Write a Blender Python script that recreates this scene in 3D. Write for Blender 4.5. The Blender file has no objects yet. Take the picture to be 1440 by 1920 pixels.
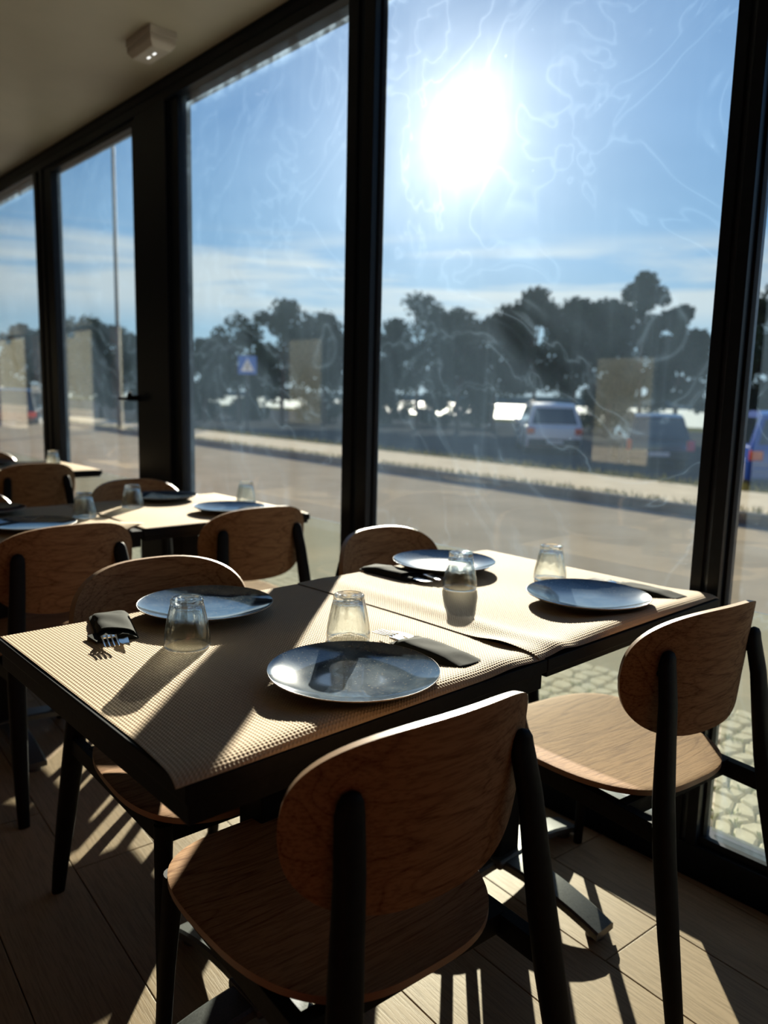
import bpy, bmesh, math, random
import numpy as np
from mathutils import Vector, Matrix

S = bpy.context.scene
COL = S.collection
rnd = random.Random(7)
sin, cos, pi = math.sin, math.cos, math.pi

# ---------------------------------------------------------------- camera
# world: X towards the window wall, Y along it (away from the camera), Z up, camera above the origin
CAM_Z = 1.205
cam_d = bpy.data.cameras.new('camera')
cam = bpy.data.objects.new('camera', cam_d)
COL.objects.link(cam)
RX = Vector((0.73704, -0.67541, 0.024185))        # camera right, in world axes
RD = Vector((-0.08181, -0.12468, -0.98882))       # camera down
RF = Vector((0.67088, 0.72682, -0.14715))         # camera forward
m = Matrix.Identity(4)
for i in range(3):
    m[i][0] = RX[i]; m[i][1] = -RD[i]; m[i][2] = -RF[i]
m[2][3] = CAM_Z
cam.matrix_world = m
cam_d.sensor_fit = 'VERTICAL'; cam_d.sensor_height = 36; cam_d.sensor_width = 27
cam_d.lens = 1442 / 1920 * 36
cam_d.clip_start = 0.02; cam_d.clip_end = 2000
cam_d.dof.use_dof = True
cam_d.dof.focus_distance = 1.3
cam_d.dof.aperture_fstop = 3.2
S.camera = cam

# ---------------------------------------------------------------- sky, sun, exposure
S.view_settings.view_transform = 'Standard'
S.view_settings.look = 'None'
S.view_settings.exposure = 0.0
S.view_settings.gamma = 1.0
S.view_settings.use_curve_mapping = False
SUN_AZ, SUN_EL = math.radians(42.4), math.radians(17.8)
SUN = Vector((cos(SUN_EL) * cos(SUN_AZ), cos(SUN_EL) * sin(SUN_AZ), sin(SUN_EL)))
sd = bpy.data.lights.new('sun', 'SUN')
sd.energy = 33; sd.angle = math.radians(0.55); sd.color = (1.0, 0.90, 0.74)
so = bpy.data.objects.new('sun', sd); COL.objects.link(so)
so.rotation_euler = SUN.to_track_quat('Z', 'Y').to_euler()
so.location = SUN * 30

W = bpy.data.worlds.new('sky'); S.world = W; W.use_nodes = True
nt = W.node_tree; nt.nodes.clear()


class NT:
    """tiny node helper"""
    def __init__(s, tree): s.t = tree
    def n(s, typ, ins=None, **props):
        nd = s.t.nodes.new(typ)
        for k, v in props.items(): setattr(nd, k, v)
        for k, v in (ins or {}).items():
            if isinstance(v, bpy.types.NodeSocket): s.t.links.new(v, nd.inputs[k])
            else: nd.inputs[k].default_value = v
        return nd
    def math(s, op, a, b=0.0, c=None, clamp=False):
        d = {0: a, 1: b}
        if c is not None: d[2] = c
        return s.n('ShaderNodeMath', d, operation=op, use_clamp=clamp).outputs[0]
    def mix(s, f, a, b, blend='MIX'):
        nd = s.t.nodes.new('ShaderNodeMix'); nd.data_type = 'RGBA'; nd.blend_type = blend
        for k, v in ((0, f), (6, a), (7, b)):
            if isinstance(v, bpy.types.NodeSocket): s.t.links.new(v, nd.inputs[k])
            else: nd.inputs[k].default_value = (v if k == 0 else tuple(v) + (1,) if len(v) == 3 else v)
        return nd.outputs[2]
    def ramp(s, f, stops):
        nd = s.n('ShaderNodeValToRGB', {0: f}); r = nd.color_ramp
        while len(r.elements) > 1: r.elements.remove(r.elements[-1])
        r.elements[0].position = stops[0][0]; r.elements[0].color = tuple(stops[0][1]) + (1,)
        for p, c in stops[1:]:
            e = r.elements.new(p); e.color = tuple(c) + (1,)
        return nd.outputs[0]
    def noise(s, vec, scale=5, detail=3, rough=0.5, dist=0.0):
        return s.n('ShaderNodeTexNoise', {'Vector': vec, 'Scale': scale, 'Detail': detail, 'Roughness': rough, 'Distortion': dist}).outputs[0]
    def mapping(s, vec, scale=(1, 1, 1), rot=(0, 0, 0), loc=(0, 0, 0)):
        return s.n('ShaderNodeMapping', {'Vector': vec, 'Scale': scale, 'Rotation': rot, 'Location': loc}).outputs[0]


w = NT(nt)
tc = w.n('ShaderNodeTexCoord').outputs['Generated']
sep = w.n('ShaderNodeSeparateXYZ', {0: tc})
el = sep.outputs[2]
sky = w.ramp(w.math('MAXIMUM', el, 0.0), [(0.0, (0.50, 0.62, 0.68)), (0.07, (0.37, 0.58, 0.73)), (0.17, (0.22, 0.44, 0.70)),
                                          (0.32, (0.105, 0.295, 0.60)), (0.5, (0.06, 0.20, 0.48)), (1.0, (0.03, 0.11, 0.33))])
# thin cloud bands low over the horizon
cl = w.mapping(tc, (1.3, 1.3, 15.0), (0.03, 0.02, 0))
cn = w.noise(cl, 1.9, 5, 0.55, 0.4)
band = w.math('MULTIPLY', w.ramp(w.math('ABSOLUTE', w.math('SUBTRACT', el, 0.140)), [(0.0, (1, 1, 1)), (0.03, (0.9, 0.9, 0.9)), (0.06, (0, 0, 0))]), 1.0)
cm = w.math('MULTIPLY', w.ramp(cn, [(0.38, (0, 0, 0)), (0.52, (1, 1, 1))]), band, clamp=True)
sky = w.mix(w.math('MULTIPLY', cm, 0.85), sky, (0.70, 0.76, 0.77))
# aureole round the sun
dt = w.n('ShaderNodeVectorMath', {0: tc, 1: tuple(SUN)}, operation='DOT_PRODUCT').outputs['Value']
ang = w.math('ARCCOSINE', w.math('MINIMUM', dt, 1.0))
a1 = w.math('MULTIPLY', w.math('EXPONENT', w.math('MULTIPLY', ang, -1 / 0.12)), 0.95)
a2 = w.math('MULTIPLY', w.math('EXPONENT', w.math('MULTIPLY', ang, -1 / 0.016)), 3.0)
disc = w.math('MULTIPLY', w.math('LESS_THAN', ang, 0.010), 30.0)
glow = w.math('ADD', w.math('ADD', a1, a2), disc)
gcol = w.n('ShaderNodeVectorMath', {0: (1.0, 0.97, 0.88), 'Scale': glow}, operation='SCALE').outputs[0]
tot = w.n('ShaderNodeVectorMath', {0: sky, 1: gcol}, operation='ADD').outputs[0]
bg = w.n('ShaderNodeBackground', {0: tot, 1: 1.0})
w.n('ShaderNodeOutputWorld', {0: bg.outputs[0]})

cy = S.cycles
cy.max_bounces = 10; cy.diffuse_bounces = 4; cy.glossy_bounces = 4; cy.transmission_bounces = 10; cy.transparent_max_bounces = 24
cy.caustics_reflective = True; cy.caustics_refractive = True
cy.sample_clamp_indirect = 4.0; cy.blur_glossy = 0.5
try: cy.use_denoising = True; cy.denoiser = 'OPENIMAGEDENOISE'
except Exception: pass


# ---------------------------------------------------------------- materials
def newmat(name):
    mt = bpy.data.materials.new(name); mt.use_nodes = True
    mt.node_tree.nodes.clear()
    return mt, NT(mt.node_tree)


def out(t, sh): t.n('ShaderNodeOutputMaterial', {0: sh})


def bsdf(t, col, rough=0.5, metal=0.0, bump=None, bstr=0.3, bdist=0.002, coat=0.0, spec=0.5):
    ins = {'Base Color': col if isinstance(col, bpy.types.NodeSocket) else tuple(col) + (1,), 'Roughness': rough, 'Metallic': metal,
           'Coat Weight': coat, 'Specular IOR Level': spec}
    if bump is not None:
        ins['Normal'] = t.n('ShaderNodeBump', {'Strength': bstr, 'Distance': bdist, 'Height': bump}).outputs[0]
    return t.n('ShaderNodeBsdfPrincipled', ins).outputs[0]


def M_noisy(name, c1, c2, scale=20, rough=0.6, metal=0.0, bstr=0.2, bdist=0.002, coat=0.0, spec=0.5, detail=4, matte=False):
    mt, t = newmat(name)
    v = t.n('ShaderNodeTexCoord').outputs['Object']
    nz = t.noise(v, scale, detail, 0.6)
    c = t.mix(t.ramp(nz, [(0.3, (0, 0, 0)), (0.7, (1, 1, 1))]), c1, c2)
    if matte:
        nn = t.n('ShaderNodeBump', {'Strength': bstr, 'Distance': bdist, 'Height': nz}).outputs[0]
        out(t, t.n('ShaderNodeBsdfDiffuse', {0: c, 1: 0.6, 2: nn}).outputs[0])
    else: out(t, bsdf(t, c, rough, metal, nz, bstr, bdist, coat, spec))
    return mt


def M_wood(name, light, dark, rot=0.0, scale=1.0, rough=0.42, randomise=False, rings=True, spec=0.12):
    """veneer: fine pores along x and cathedral figures"""
    mt, t = newmat(name)
    v = t.n('ShaderNodeTexCoord').outputs['Object']
    if randomise:
        r = t.n('ShaderNodeObjectInfo').outputs['Random']
        off = t.n('ShaderNodeCombineXYZ', {0: t.math('MULTIPLY', r, 13.0), 1: t.math('MULTIPLY', r, 7.0), 2: t.math('MULTIPLY', r, 3.0)}).outputs[0]
        v = t.n('ShaderNodeVectorMath', {0: v, 1: off}, operation='ADD').outputs[0]
    v = t.mapping(v, (scale, scale, scale), (0, 0, rot))
    st = t.mapping(v, (1.25, 11.5, 11.5))
    big = t.noise(st, 0.75, 2, 0.4, 0.15)
    ringv = t.math('FRACT', t.math('MULTIPLY', big, 15.0))
    ring = t.ramp(ringv, [(0.0, (0, 0, 0)), (0.10, (0.75, 0.75, 0.75)), (0.5, (1, 1, 1)), (0.85, (0.9, 0.9, 0.9)), (1.0, (0.0, 0.0, 0.0))])
    pores = t.noise(t.mapping(v, (14, 260, 260)), 1.0, 4, 0.65)
    por = t.ramp(pores, [(0.40, (0, 0, 0)), (0.54, (1, 1, 1))])
    tone = t.noise(t.mapping(v, (3, 20, 20)), 1.0, 3, 0.5)
    f = t.math('MULTIPLY_ADD', ring, 0.42 if rings else 0.12, t.math('MULTIPLY_ADD', por, 0.4, t.math('MULTIPLY', tone, 0.35)), clamp=True)
    c = t.mix(f, dark, light)
    out(t, bsdf(t, c, rough, 0, t.math('ADD', por, t.math('MULTIPLY', ring, 0.5)), 0.25, 0.0006, spec=spec))
    return mt


M = {}
M['oak'] = M_wood('oak_veneer', (0.225, 0.130, 0.066), (0.062, 0.020, 0.006), rough=0.7, spec=0.03)
# plywood edge: visible plies
mt, t = newmat('plywood_edge')
v = t.n('ShaderNodeTexCoord').outputs['Object']
sp = t.n('ShaderNodeSeparateXYZ', {0: v})
st = t.math('ABSOLUTE', t.math('SINE', t.math('MULTIPLY', sp.outputs[2], 1400.0)))
out(t, bsdf(t, t.mix(st, (0.30, 0.18, 0.10), (0.14, 0.065, 0.03)), 0.45))
M['ply_h'] = mt
mt, t = newmat('plywood_edge_upright')
v = t.n('ShaderNodeTexCoord').outputs['UV']
sp = t.n('ShaderNodeSeparateXYZ', {0: v})
st = t.math('ABSOLUTE', t.math('SINE', t.math('MULTIPLY', sp.outputs[1], 12.0)))
out(t, bsdf(t, t.mix(st, (0.38, 0.26, 0.16), (0.22, 0.13, 0.07)), 0.4))
M['ply_v'] = mt
M['black'] = M_noisy('black_paint', (0.004, 0.004, 0.0045), (0.007, 0.007, 0.0075), 60, 0.6, spec=0.08)
M['table'] = M_noisy('black_table_laminate', (0.006, 0.006, 0.0065), (0.009, 0.009, 0.0095), 90, 0.55, bstr=0.1, spec=0.06)
M['iron'] = M_noisy('cast_iron', (0.05, 0.055, 0.06), (0.08, 0.085, 0.09), 220, 0.38, 0.3, 0.3, 0.0006)
M['frame'] = M_noisy('anthracite_aluminium', (0.004, 0.007, 0.013), (0.006, 0.010, 0.018), 40, 0.38, 0.0, 0.05, spec=0.15)
M['gloss'] = M_noisy('satin_aluminium', (0.03, 0.045, 0.07), (0.04, 0.055, 0.08), 40, 0.25, 0.5, 0.02)
M['steel'] = M_noisy('cutlery_steel', (0.62, 0.64, 0.66), (0.7, 0.72, 0.74), 30, 0.16, 1.0, 0.05, 0.0002)
M['ceiling'] = M_noisy('ceiling_paint', (0.34, 0.34, 0.29), (0.38, 0.38, 0.325), 3, 0.45, bstr=0.03)
M['wall'] = M_noisy('red_bounce_plaster', (0.16, 0.030, 0.012), (0.20, 0.042, 0.018), 4, 0.9)  # red picked so the unseen walls bounce warm fill onto the chair backs
M['white_plastic'] = M_noisy('white_plastic', (0.40, 0.40, 0.38), (0.44, 0.44, 0.42), 10, 0.4, bstr=0.02)
M['floor_base'] = M_noisy('grout', (0.05, 0.035, 0.025), (0.07, 0.05, 0.035), 40, 0.9)
M['plank'] = M_wood('wood_look_tile', (0.285, 0.205, 0.130), (0.16, 0.11, 0.066), rot=0.0, scale=0.8, rough=0.5, randomise=True, rings=False)
M['kraft'] = M_noisy('kraft_paper', (0.31, 0.225, 0.135), (0.335, 0.245, 0.15), 350, 0.8, bstr=0.15, bdist=0.0003, spec=0.15)
mt, t = newmat('kraft_paper_far')
v = t.n('ShaderNodeTexCoord').outputs['Object']
sp = t.n('ShaderNodeSeparateXYZ', {0: v})
hx = t.math('ABSOLUTE', t.math('SINE', t.math('MULTIPLY', sp.outputs[0], pi / 0.006)))
hy = t.math('ABSOLUTE', t.math('SINE', t.math('MULTIPLY', sp.outputs[1], pi / 0.006)))
out(t, bsdf(t, (0.32, 0.235, 0.142), 0.8, 0, t.math('MULTIPLY', hx, hy), 0.6, 0.0012, spec=0.15))
M['kraft_far'] = mt
M['napkin'] = M_noisy('black_tissue', (0.014, 0.015, 0.012), (0.02, 0.021, 0.017), 900, 0.9, bstr=0.5, bdist=0.0005, spec=0.04)
# blue-grey reactive glaze
mt, t = newmat('blue_grey_glaze')
v = t.n('ShaderNodeTexCoord').outputs['Object']
n1 = t.noise(v, 26, 5, 0.6, 0.3); n2 = t.noise(v, 240, 2, 0.5)
c = t.mix(t.ramp(n1, [(0.35, (0, 0, 0)), (0.65, (1, 1, 1))]), (0.018, 0.032, 0.052), (0.055, 0.075, 0.095))
c = t.mix(t.ramp(n2, [(0.62, (0, 0, 0)), (0.7, (1, 1, 1))]), c, (0.12, 0.12, 0.11))
out(t, bsdf(t, c, 0.085, 0, n1, 0.02, 0.002, coat=0.6))
M['glaze'] = mt
M['clay'] = M_noisy('bare_rim_clay', (0.30, 0.23, 0.16), (0.36, 0.28, 0.2), 90, 0.5)


def M_clear(name, clear, tint=(0.97, 0.99, 0.98), ior=1.45):
    """clear glass: part straight transmission, part refraction, mirror share growing towards grazing"""
    mt, t = newmat(name)
    tr = t.n('ShaderNodeBsdfTransparent', {0: tint + (1,)}).outputs[0]
    gl = t.n('ShaderNodeBsdfGlass', {0: tint + (1,), 'Roughness': 0.0, 'IOR': ior}).outputs[0]
    body = t.n('ShaderNodeMixShader', {0: clear, 1: gl, 2: tr}).outputs[0]
    fw = t.n('ShaderNodeLayerWeight', {0: 0.5}).outputs['Facing']
    fr = t.math('MULTIPLY_ADD', t.math('POWER', fw, 4.0), 0.35, 0.0, clamp=True)
    gs = t.n('ShaderNodeBsdfGlossy', {0: (1, 1, 1, 1), 'Roughness': 0.02}).outputs[0]
    out(t, t.n('ShaderNodeMixShader', {0: fr, 1: body, 2: gs}).outputs[0])
    return mt


M['tumbler'] = M_clear('tumbler_glass', 0.3)


def M_pane(name, dirt):
    """window glass with a dusty film, wiping arcs and dried drips"""
    mt, t = newmat(name)
    v = t.n('ShaderNodeTexCoord').outputs['Object']
    film = t.noise(v, 1.1, 4, 0.6, 0.8)
    arcs = t.noise(t.mapping(v, (1, 1, 1)), 1.7, 3, 0.55, 2.2)
    arcs = t.math('ABSOLUTE', t.math('SUBTRACT', arcs, 0.5))
    arcl = t.ramp(arcs, [(0.0, (1, 1, 1)), (0.012, (0.15, 0.15, 0.15)), (0.05, (0, 0, 0))])
    drip = t.noise(t.mapping(v, (30, 30, 1.4)), 1.0, 4, 0.6)
    dr = t.ramp(drip, [(0.55, (0, 0, 0)), (0.8, (1, 1, 1))])
    spots = t.n('ShaderNodeTexVoronoi', {'Vector': v, 'Scale': 9.0}, feature='F1').outputs['Distance']
    spt = t.ramp(spots, [(0.0, (1, 1, 1)), (0.03, (0.6, 0.6, 0.6)), (0.045, (0, 0, 0))])
    a = t.ramp(film, [(0.3, (0.18, 0.18, 0.18)), (0.75, (1, 1, 1))])
    f = t.math('MULTIPLY', a, dirt)
    f = t.math('MULTIPLY_ADD', arcl, dirt * 0.55, f)
    zz = t.n('ShaderNodeSeparateXYZ', {0: v}).outputs[2]
    rim = t.ramp(t.math('MULTIPLY', zz, 0.4), [(0.955, (0, 0, 0)), (0.985, (1, 1, 1))])
    f = t.math('MULTIPLY_ADD', t.math('MULTIPLY', rim, t.ramp(t.noise(v, 9, 4, 0.7), [(0.42, (0, 0, 0)), (0.62, (1, 1, 1))])), dirt * 5, f)
    f = t.math('MULTIPLY_ADD', t.math('MULTIPLY', dr, a), dirt * 0.5, f)
    f = t.math('MULTIPLY_ADD', spt, dirt * 1.5, f, clamp=True)
    tr = t.n('ShaderNodeBsdfTransparent', {0: (0.95, 0.98, 0.985, 1)}).outputs[0]
    tl = t.n('ShaderNodeBsdfTranslucent', {0: (0.46, 0.70, 0.98, 1)}).outputs[0]
    body = t.n('ShaderNodeMixShader', {0: f, 1: tr, 2: tl}).outputs[0]
    sc = t.n('ShaderNodeBsdfRefraction', {0: (0.9, 0.95, 1.0, 1), 'Roughness': 1.0, 'IOR': 1.13}).outputs[0]
    body = t.n('ShaderNodeMixShader', {0: t.math('MULTIPLY', f, 0.03, clamp=True), 1: body, 2: sc}).outputs[0]
    fw = t.n('ShaderNodeLayerWeight', {0: 0.5}).outputs['Facing']
    fr = t.math('MULTIPLY_ADD', t.math('POWER', fw, 5.0), 0.9, 0.04, clamp=True)
    gs = t.n('ShaderNodeBsdfGlossy', {0: (1, 1, 1, 1), 'Roughness': 0.0}).outputs[0]
    out(t, t.n('ShaderNodeMixShader', {0: fr, 1: body, 2: gs}).outputs[0])
    return mt


M['pane'] = M_pane('window_glass', 0.017)
M['pane_clean'] = M_pane('window_glass_clean', 0.003)
M['cobble'] = M_noisy('limestone', (0.40, 0.365, 0.28), (0.52, 0.48, 0.385), 30, 0.85, matte=True, bstr=0.6, bdist=0.004)
M['joint'] = M_noisy('mossy_joint', (0.055, 0.048, 0.025), (0.065, 0.075, 0.02), 9, 0.95, bstr=0.5, bdist=0.01)
M['asphalt'] = M_noisy('worn_asphalt', (0.225, 0.192, 0.138), (0.29, 0.248, 0.18), 1.2, 0.95, matte=True, bstr=0.1, detail=8)
M['parking'] = M_noisy('car_park_asphalt', (0.030, 0.036, 0.042), (0.055, 0.058, 0.062), 0.6, 0.95, matte=True, bstr=0.1, detail=8)
M['verge'] = M_noisy('sandy_pavement', (0.46, 0.395, 0.28), (0.56, 0.485, 0.355), 1.5, 0.95, matte=True, bstr=0.15, detail=8)
M['grassbank'] = M_noisy('dry_grass', (0.045, 0.055, 0.015), (0.10, 0.09, 0.035), 2.0, 0.95, matte=True, bstr=0.6, bdist=0.05, detail=8)
M['kerb'] = M_noisy('kerb_stone', (0.09, 0.09, 0.082), (0.13, 0.127, 0.115), 6, 0.85, matte=True)
M['leaf'] = M_noisy('leaves', (0.012, 0.028, 0.012), (0.034, 0.056, 0.022), 1.5, 0.6, matte=True)
M['bark'] = M_noisy('bark', (0.05, 0.04, 0.03), (0.08, 0.065, 0.05), 8, 0.9)
mt, t = newmat('lake_water')
v = t.n('ShaderNodeTexCoord').outputs['Object']
wn = t.n('ShaderNodeBump', {'Strength': 0.6, 'Distance': 0.25, 'Height': t.noise(v, 1.2, 4, 0.6)}).outputs[0]
dfs = t.n('ShaderNodeBsdfDiffuse', {0: (0.14, 0.17, 0.165, 1), 2: wn}).outputs[0]
gls = t.n('ShaderNodeBsdfGlossy', {0: (1, 1, 1, 1), 'Roughness': 0.5, 'Normal': wn}).outputs[0]
out(t, t.n('ShaderNodeMixShader', {0: 0.08, 1: dfs, 2: gls}).outputs[0])
M['water'] = mt
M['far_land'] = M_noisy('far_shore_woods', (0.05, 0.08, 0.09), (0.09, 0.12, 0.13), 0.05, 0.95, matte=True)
M['galv'] = M_noisy('galvanised_steel', (0.03, 0.035, 0.04), (0.05, 0.055, 0.06), 10, 0.7, 0.0, spec=0.1)


def M_plain(name, c, rough=0.4, metal=0.0, coat=0.0): return M_noisy(name, c, tuple(x * 1.08 for x in c), 15, rough, metal, 0.02, coat=coat)


M['sign_blue'] = M_plain('sign_blue', (0.02, 0.12, 0.5))
M['sign_white'] = M_plain('sign_white', (0.8, 0.8, 0.8))
M['sign_black'] = M_plain('sign_black', (0.01, 0.01, 0.01))
M['car_white'] = M_plain('white_car_paint', (0.62, 0.62, 0.62), 0.25, 0, 0.8)
M['car_dark'] = M_plain('dark_car_paint', (0.012, 0.02, 0.032), 0.2, 0.2, 1.0)
M['car_blue'] = M_plain('blue_car_paint', (0.015, 0.07, 0.34), 0.2, 0.1, 1.0)
M['car_glass'] = M_plain('dark_car_glass', (0.02, 0.03, 0.04), 0.05, 0.0, 1.0)
M['rubber'] = M_plain('tyre_rubber', (0.012, 0.012, 0.012), 0.8)
M['red_lens'] = M_plain('red_lens', (0.55, 0.015, 0.01), 0.2, 0, 1.0)
M['plate_white'] = M_plain('number_plate', (0.6, 0.6, 0.55), 0.4)
M['bumper'] = M_plain('black_bumper', (0.02, 0.02, 0.02), 0.6)
M['render'] = M_noisy('cream_render', (0.125, 0.12, 0.088), (0.155, 0.147, 0.11), 2, 0.9, matte=True)


# ---------------------------------------------------------------- object helpers
def tag(o, label=None, cat=None, group=None, kind=None):
    if label: o['label'] = label
    if cat: o['category'] = cat
    if group: o['group'] = group
    if kind: o['kind'] = kind
    return o


def empty(name, loc=(0, 0, 0), rz=0.0, **k):
    o = bpy.data.objects.new(name, None); COL.objects.link(o)
    o.location = loc; o.rotation_euler = (0, 0, rz); o.empty_display_size = 0.1
    return tag(o, **k)


def link(name, me, parent=None, loc=(0, 0, 0), rot=(0, 0, 0)):
    o = bpy.data.objects.new(name, me); COL.objects.link(o)
    if parent: o.parent = parent
    o.location = loc; o.rotation_euler = rot
    return o


def mesh(name, vs, fs, mat, smooth=False, mi=None):
    me = bpy.data.meshes.new(name)
    me.from_pydata([tuple(map(float, q)) for q in vs], [], fs)
    for x in (mat if isinstance(mat, (list, tuple)) else [mat]): me.materials.append(x)
    if mi is not None: me.polygons.foreach_set('material_index', mi)
    if smooth: me.polygons.foreach_set('use_smooth', [True] * len(me.polygons))
    me.update()
    return me


def copy_tree(o, parent=None):
    c = o.copy(); COL.objects.link(c); c.parent = parent
    for ch in list(o.children): copy_tree(ch, c)
    return c


BOXF = [(0, 3, 2, 1), (4, 5, 6, 7), (0, 1, 5, 4), (1, 2, 6, 5), (2, 3, 7, 6), (3, 0, 4, 7)]


class MB:
    """collects shapes into one mesh"""
    def __init__(s): s.v = []; s.f = []; s.mi = []
    def add(s, vs, fs, mi=0):
        b = len(s.v); s.v += [tuple(q) for q in vs]; s.f += [tuple(i + b for i in f) for f in fs]; s.mi += [mi] * len(fs)
        return s
    def box(s, x0, x1, y0, y1, z0, z1, mi=0):
        return s.add([(x0, y0, z0), (x1, y0, z0), (x1, y1, z0), (x0, y1, z0), (x0, y0, z1), (x1, y0, z1), (x1, y1, z1), (x0, y1, z1)], BOXF, mi)
    def loft(s, rings, mi=0, closed=True, caps=True):
        """rings: list of equally long point lists"""
        n = len(rings[0]); b = len(s.v)
        for r in rings: s.v += [tuple(q) for q in r]
        for k in range(len(rings) - 1):
            for i in range(n if closed else n - 1):
                j = (i + 1) % n
                s.f.append((b + k * n + i, b + k * n + j, b + (k + 1) * n + j, b + (k + 1) * n + i)); s.mi.append(mi)
        if caps and closed:
            s.f.append(tuple(b + i for i in reversed(range(n)))); s.mi.append(mi)
            s.f.append(tuple(b + (len(rings) - 1) * n + i for i in range(n))); s.mi.append(mi)
        return s
    def bar(s, pts, n=12, mi=0, power=2.0):
        """tapering bar: pts = (x,y,z, half width, half depth); section lies across the bar"""
        rings = []
        for k, (x, y, z, a, d) in enumerate(pts):
            p0 = Vector(pts[max(k - 1, 0)][:3]); p1 = Vector(pts[min(k + 1, len(pts) - 1)][:3])
            t_ = (p1 - p0).normalized()
            ux = Vector((1, 0, 0)) if abs(t_.x) < 0.9 else Vector((0, 1, 0))
            ux = (ux - t_ * ux.dot(t_)).normalized(); uy = t_.cross(ux)
            ring = []
            for i in range(n):
                q = 2 * pi * i / n; cx, sx = cos(q), sin(q)
                e = 2.0 / power
                ring.append(Vector((x, y, z)) + ux * a * math.copysign(abs(cx) ** e, cx) + uy * d * math.copysign(abs(sx) ** e, sx))
            rings.append(ring)
        return s.loft(rings, mi)
    def lathe(s, prof, n=48, mi=0, mod=None, c=(0, 0, 0), close=False):
        b = len(s.v); K = len(prof)
        for k, (r, z) in enumerate(prof):
            for i in range(n):
                q = 2 * pi * i / n
                rr = r * (mod(k, q) if mod else 1.0)
                s.v.append((c[0] + rr * cos(q), c[1] + rr * sin(q), c[2] + z))
        for k in range(K - 1 if not close else K):
            k2 = (k + 1) % K
            for i in range(n):
                j = (i + 1) % n
                s.f.append((b + k * n + i, b + k * n + j, b + k2 * n + j, b + k2 * n + i)); s.mi.append(mi)
        return s
    def mesh(s, name, mats, smooth=False):
        return mesh(name, s.v, s.f, mats, smooth, s.mi)
    def obj(s, name, mats, parent=None, smooth=False, loc=(0, 0, 0), rot=(0, 0, 0), bevel=0, fix=True):
        me = s.mesh(name, mats, smooth)
        if bevel or fix:
            bm = bmesh.new(); bm.from_mesh(me)
            if bevel:
                bmesh.ops.bevel(bm, geom=[e for e in bm.edges if len(e.link_faces) == 2 and e.calc_face_angle(0) > 0.5], offset=bevel, segments=2, affect='EDGES', profile=0.5)
            bmesh.ops.recalc_face_normals(bm, faces=bm.faces)
            bm.to_mesh(me); bm.free()
        return link(name, me, parent, loc, rot)


def box(name, x0, x1, y0, y1, z0, z1, mat, parent=None, bevel=0, kind=None):
    o = MB().box(x0, x1, y0, y1, z0, z1).obj(name, mat, parent, bevel=bevel)
    return tag(o, kind=kind)


def auto_smooth(me, ang=0.6):
    me.polygons.foreach_set('use_smooth', [True] * len(me.polygons))
    try: me.set_sharp_from_angle(angle=ang)
    except Exception: pass


# ================================================================ ROOM SHELL
XI = 1.84            # inner face of the window wall
XG = 1.885           # glass
ZC = 2.68            # ceiling
ZH = 2.580           # underside of the header
FROT = math.radians(-4.5)
Y0R, Y1R = -2.6, 27.0
XW = -3.5
floor = box('floor', XW - 0.1, 1.97, Y0R, Y1R, -0.12, -0.010, M['floor_base'], kind='structure')
# wood-look tiles, laid 4.5 degrees off the window wall
PW, PL = 0.2065, 1.20
e1 = Vector((-sin(FROT), cos(FROT))); e1 = Vector((0.0785, 0.9969)); e2 = Vector((0.9969, -0.0785))
uA = Vector((1.61, 0.77)).dot(e2)
pm = MB().box(-PL / 2 + 0.0012, PL / 2 - 0.0012, -PW / 2 + 0.0012, PW / 2 - 0.0012, -0.010, 0.0)
plank_me = pm.obj('plank_master', M['plank'], bevel=0.0012)
pdata = plank_me.data; bpy.data.objects.remove(plank_me)
pdata.name = 'plank'
joint = {0: Vector((1.515, 0.764)).dot(e1), -4: Vector((0.75, 1.83)).dot(e1)}
ang = math.atan2(e1.y, e1.x)
npl = 0
for r in range(-9, 2):
    u = uA - PW / 2 + r * PW
    j0 = joint.get(r, (r * 0.43 + 0.764) % PL)
    for k in range(-1, 6):
        vv = j0 + (k + 0.5) * PL
        c = e2 * u + e1 * vv
        if vv < -0.4 or vv > 6.0: continue
        dd = pdata
        if c.x > 1.83 - PW / 2: continue
        link('plank', dd, floor, (c.x, c.y, 0), (0, 0, ang)); npl += 1
# the slanting cut row along the wall
def cut_plank(r, v0, v1, xmax=1.835):
    u0, u1 = uA + (r - 1) * PW + 0.0012, uA + r * PW - 0.0012
    poly = [e2 * u0 + e1 * v0, e2 * u1 + e1 * v0, e2 * u1 + e1 * v1, e2 * u0 + e1 * v1]
    bm = bmesh.new(); vs = [bm.verts.new((p.x, p.y, 0)) for p in poly]; bm.faces.new(vs)
    bmesh.ops.bisect_plane(bm, geom=bm.verts[:] + bm.edges[:] + bm.faces[:], plane_co=(xmax, 0, 0), plane_no=(1, 0, 0), clear_outer=True)
    if not bm.faces: bm.free(); return
    ex = bmesh.ops.extrude_face_region(bm, geom=bm.faces[:])
    for g in ex['geom']:
        if isinstance(g, bmesh.types.BMVert): g.co.z = -0.010
    bmesh.ops.recalc_face_normals(bm, faces=bm.faces)
    ce = sum((Vector(q.co) for q in bm.verts), Vector()) / len(bm.verts); ce.z = 0
    R_ = Matrix.Rotation(-ang, 4, 'Z')
    for q in bm.verts: q.co = R_ @ (q.co - ce)
    me = bpy.data.meshes.new('plank'); bm.to_mesh(me); bm.free(); me.materials.append(M['plank'])
    link('plank', me, floor, ce, (0, 0, ang))
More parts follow.
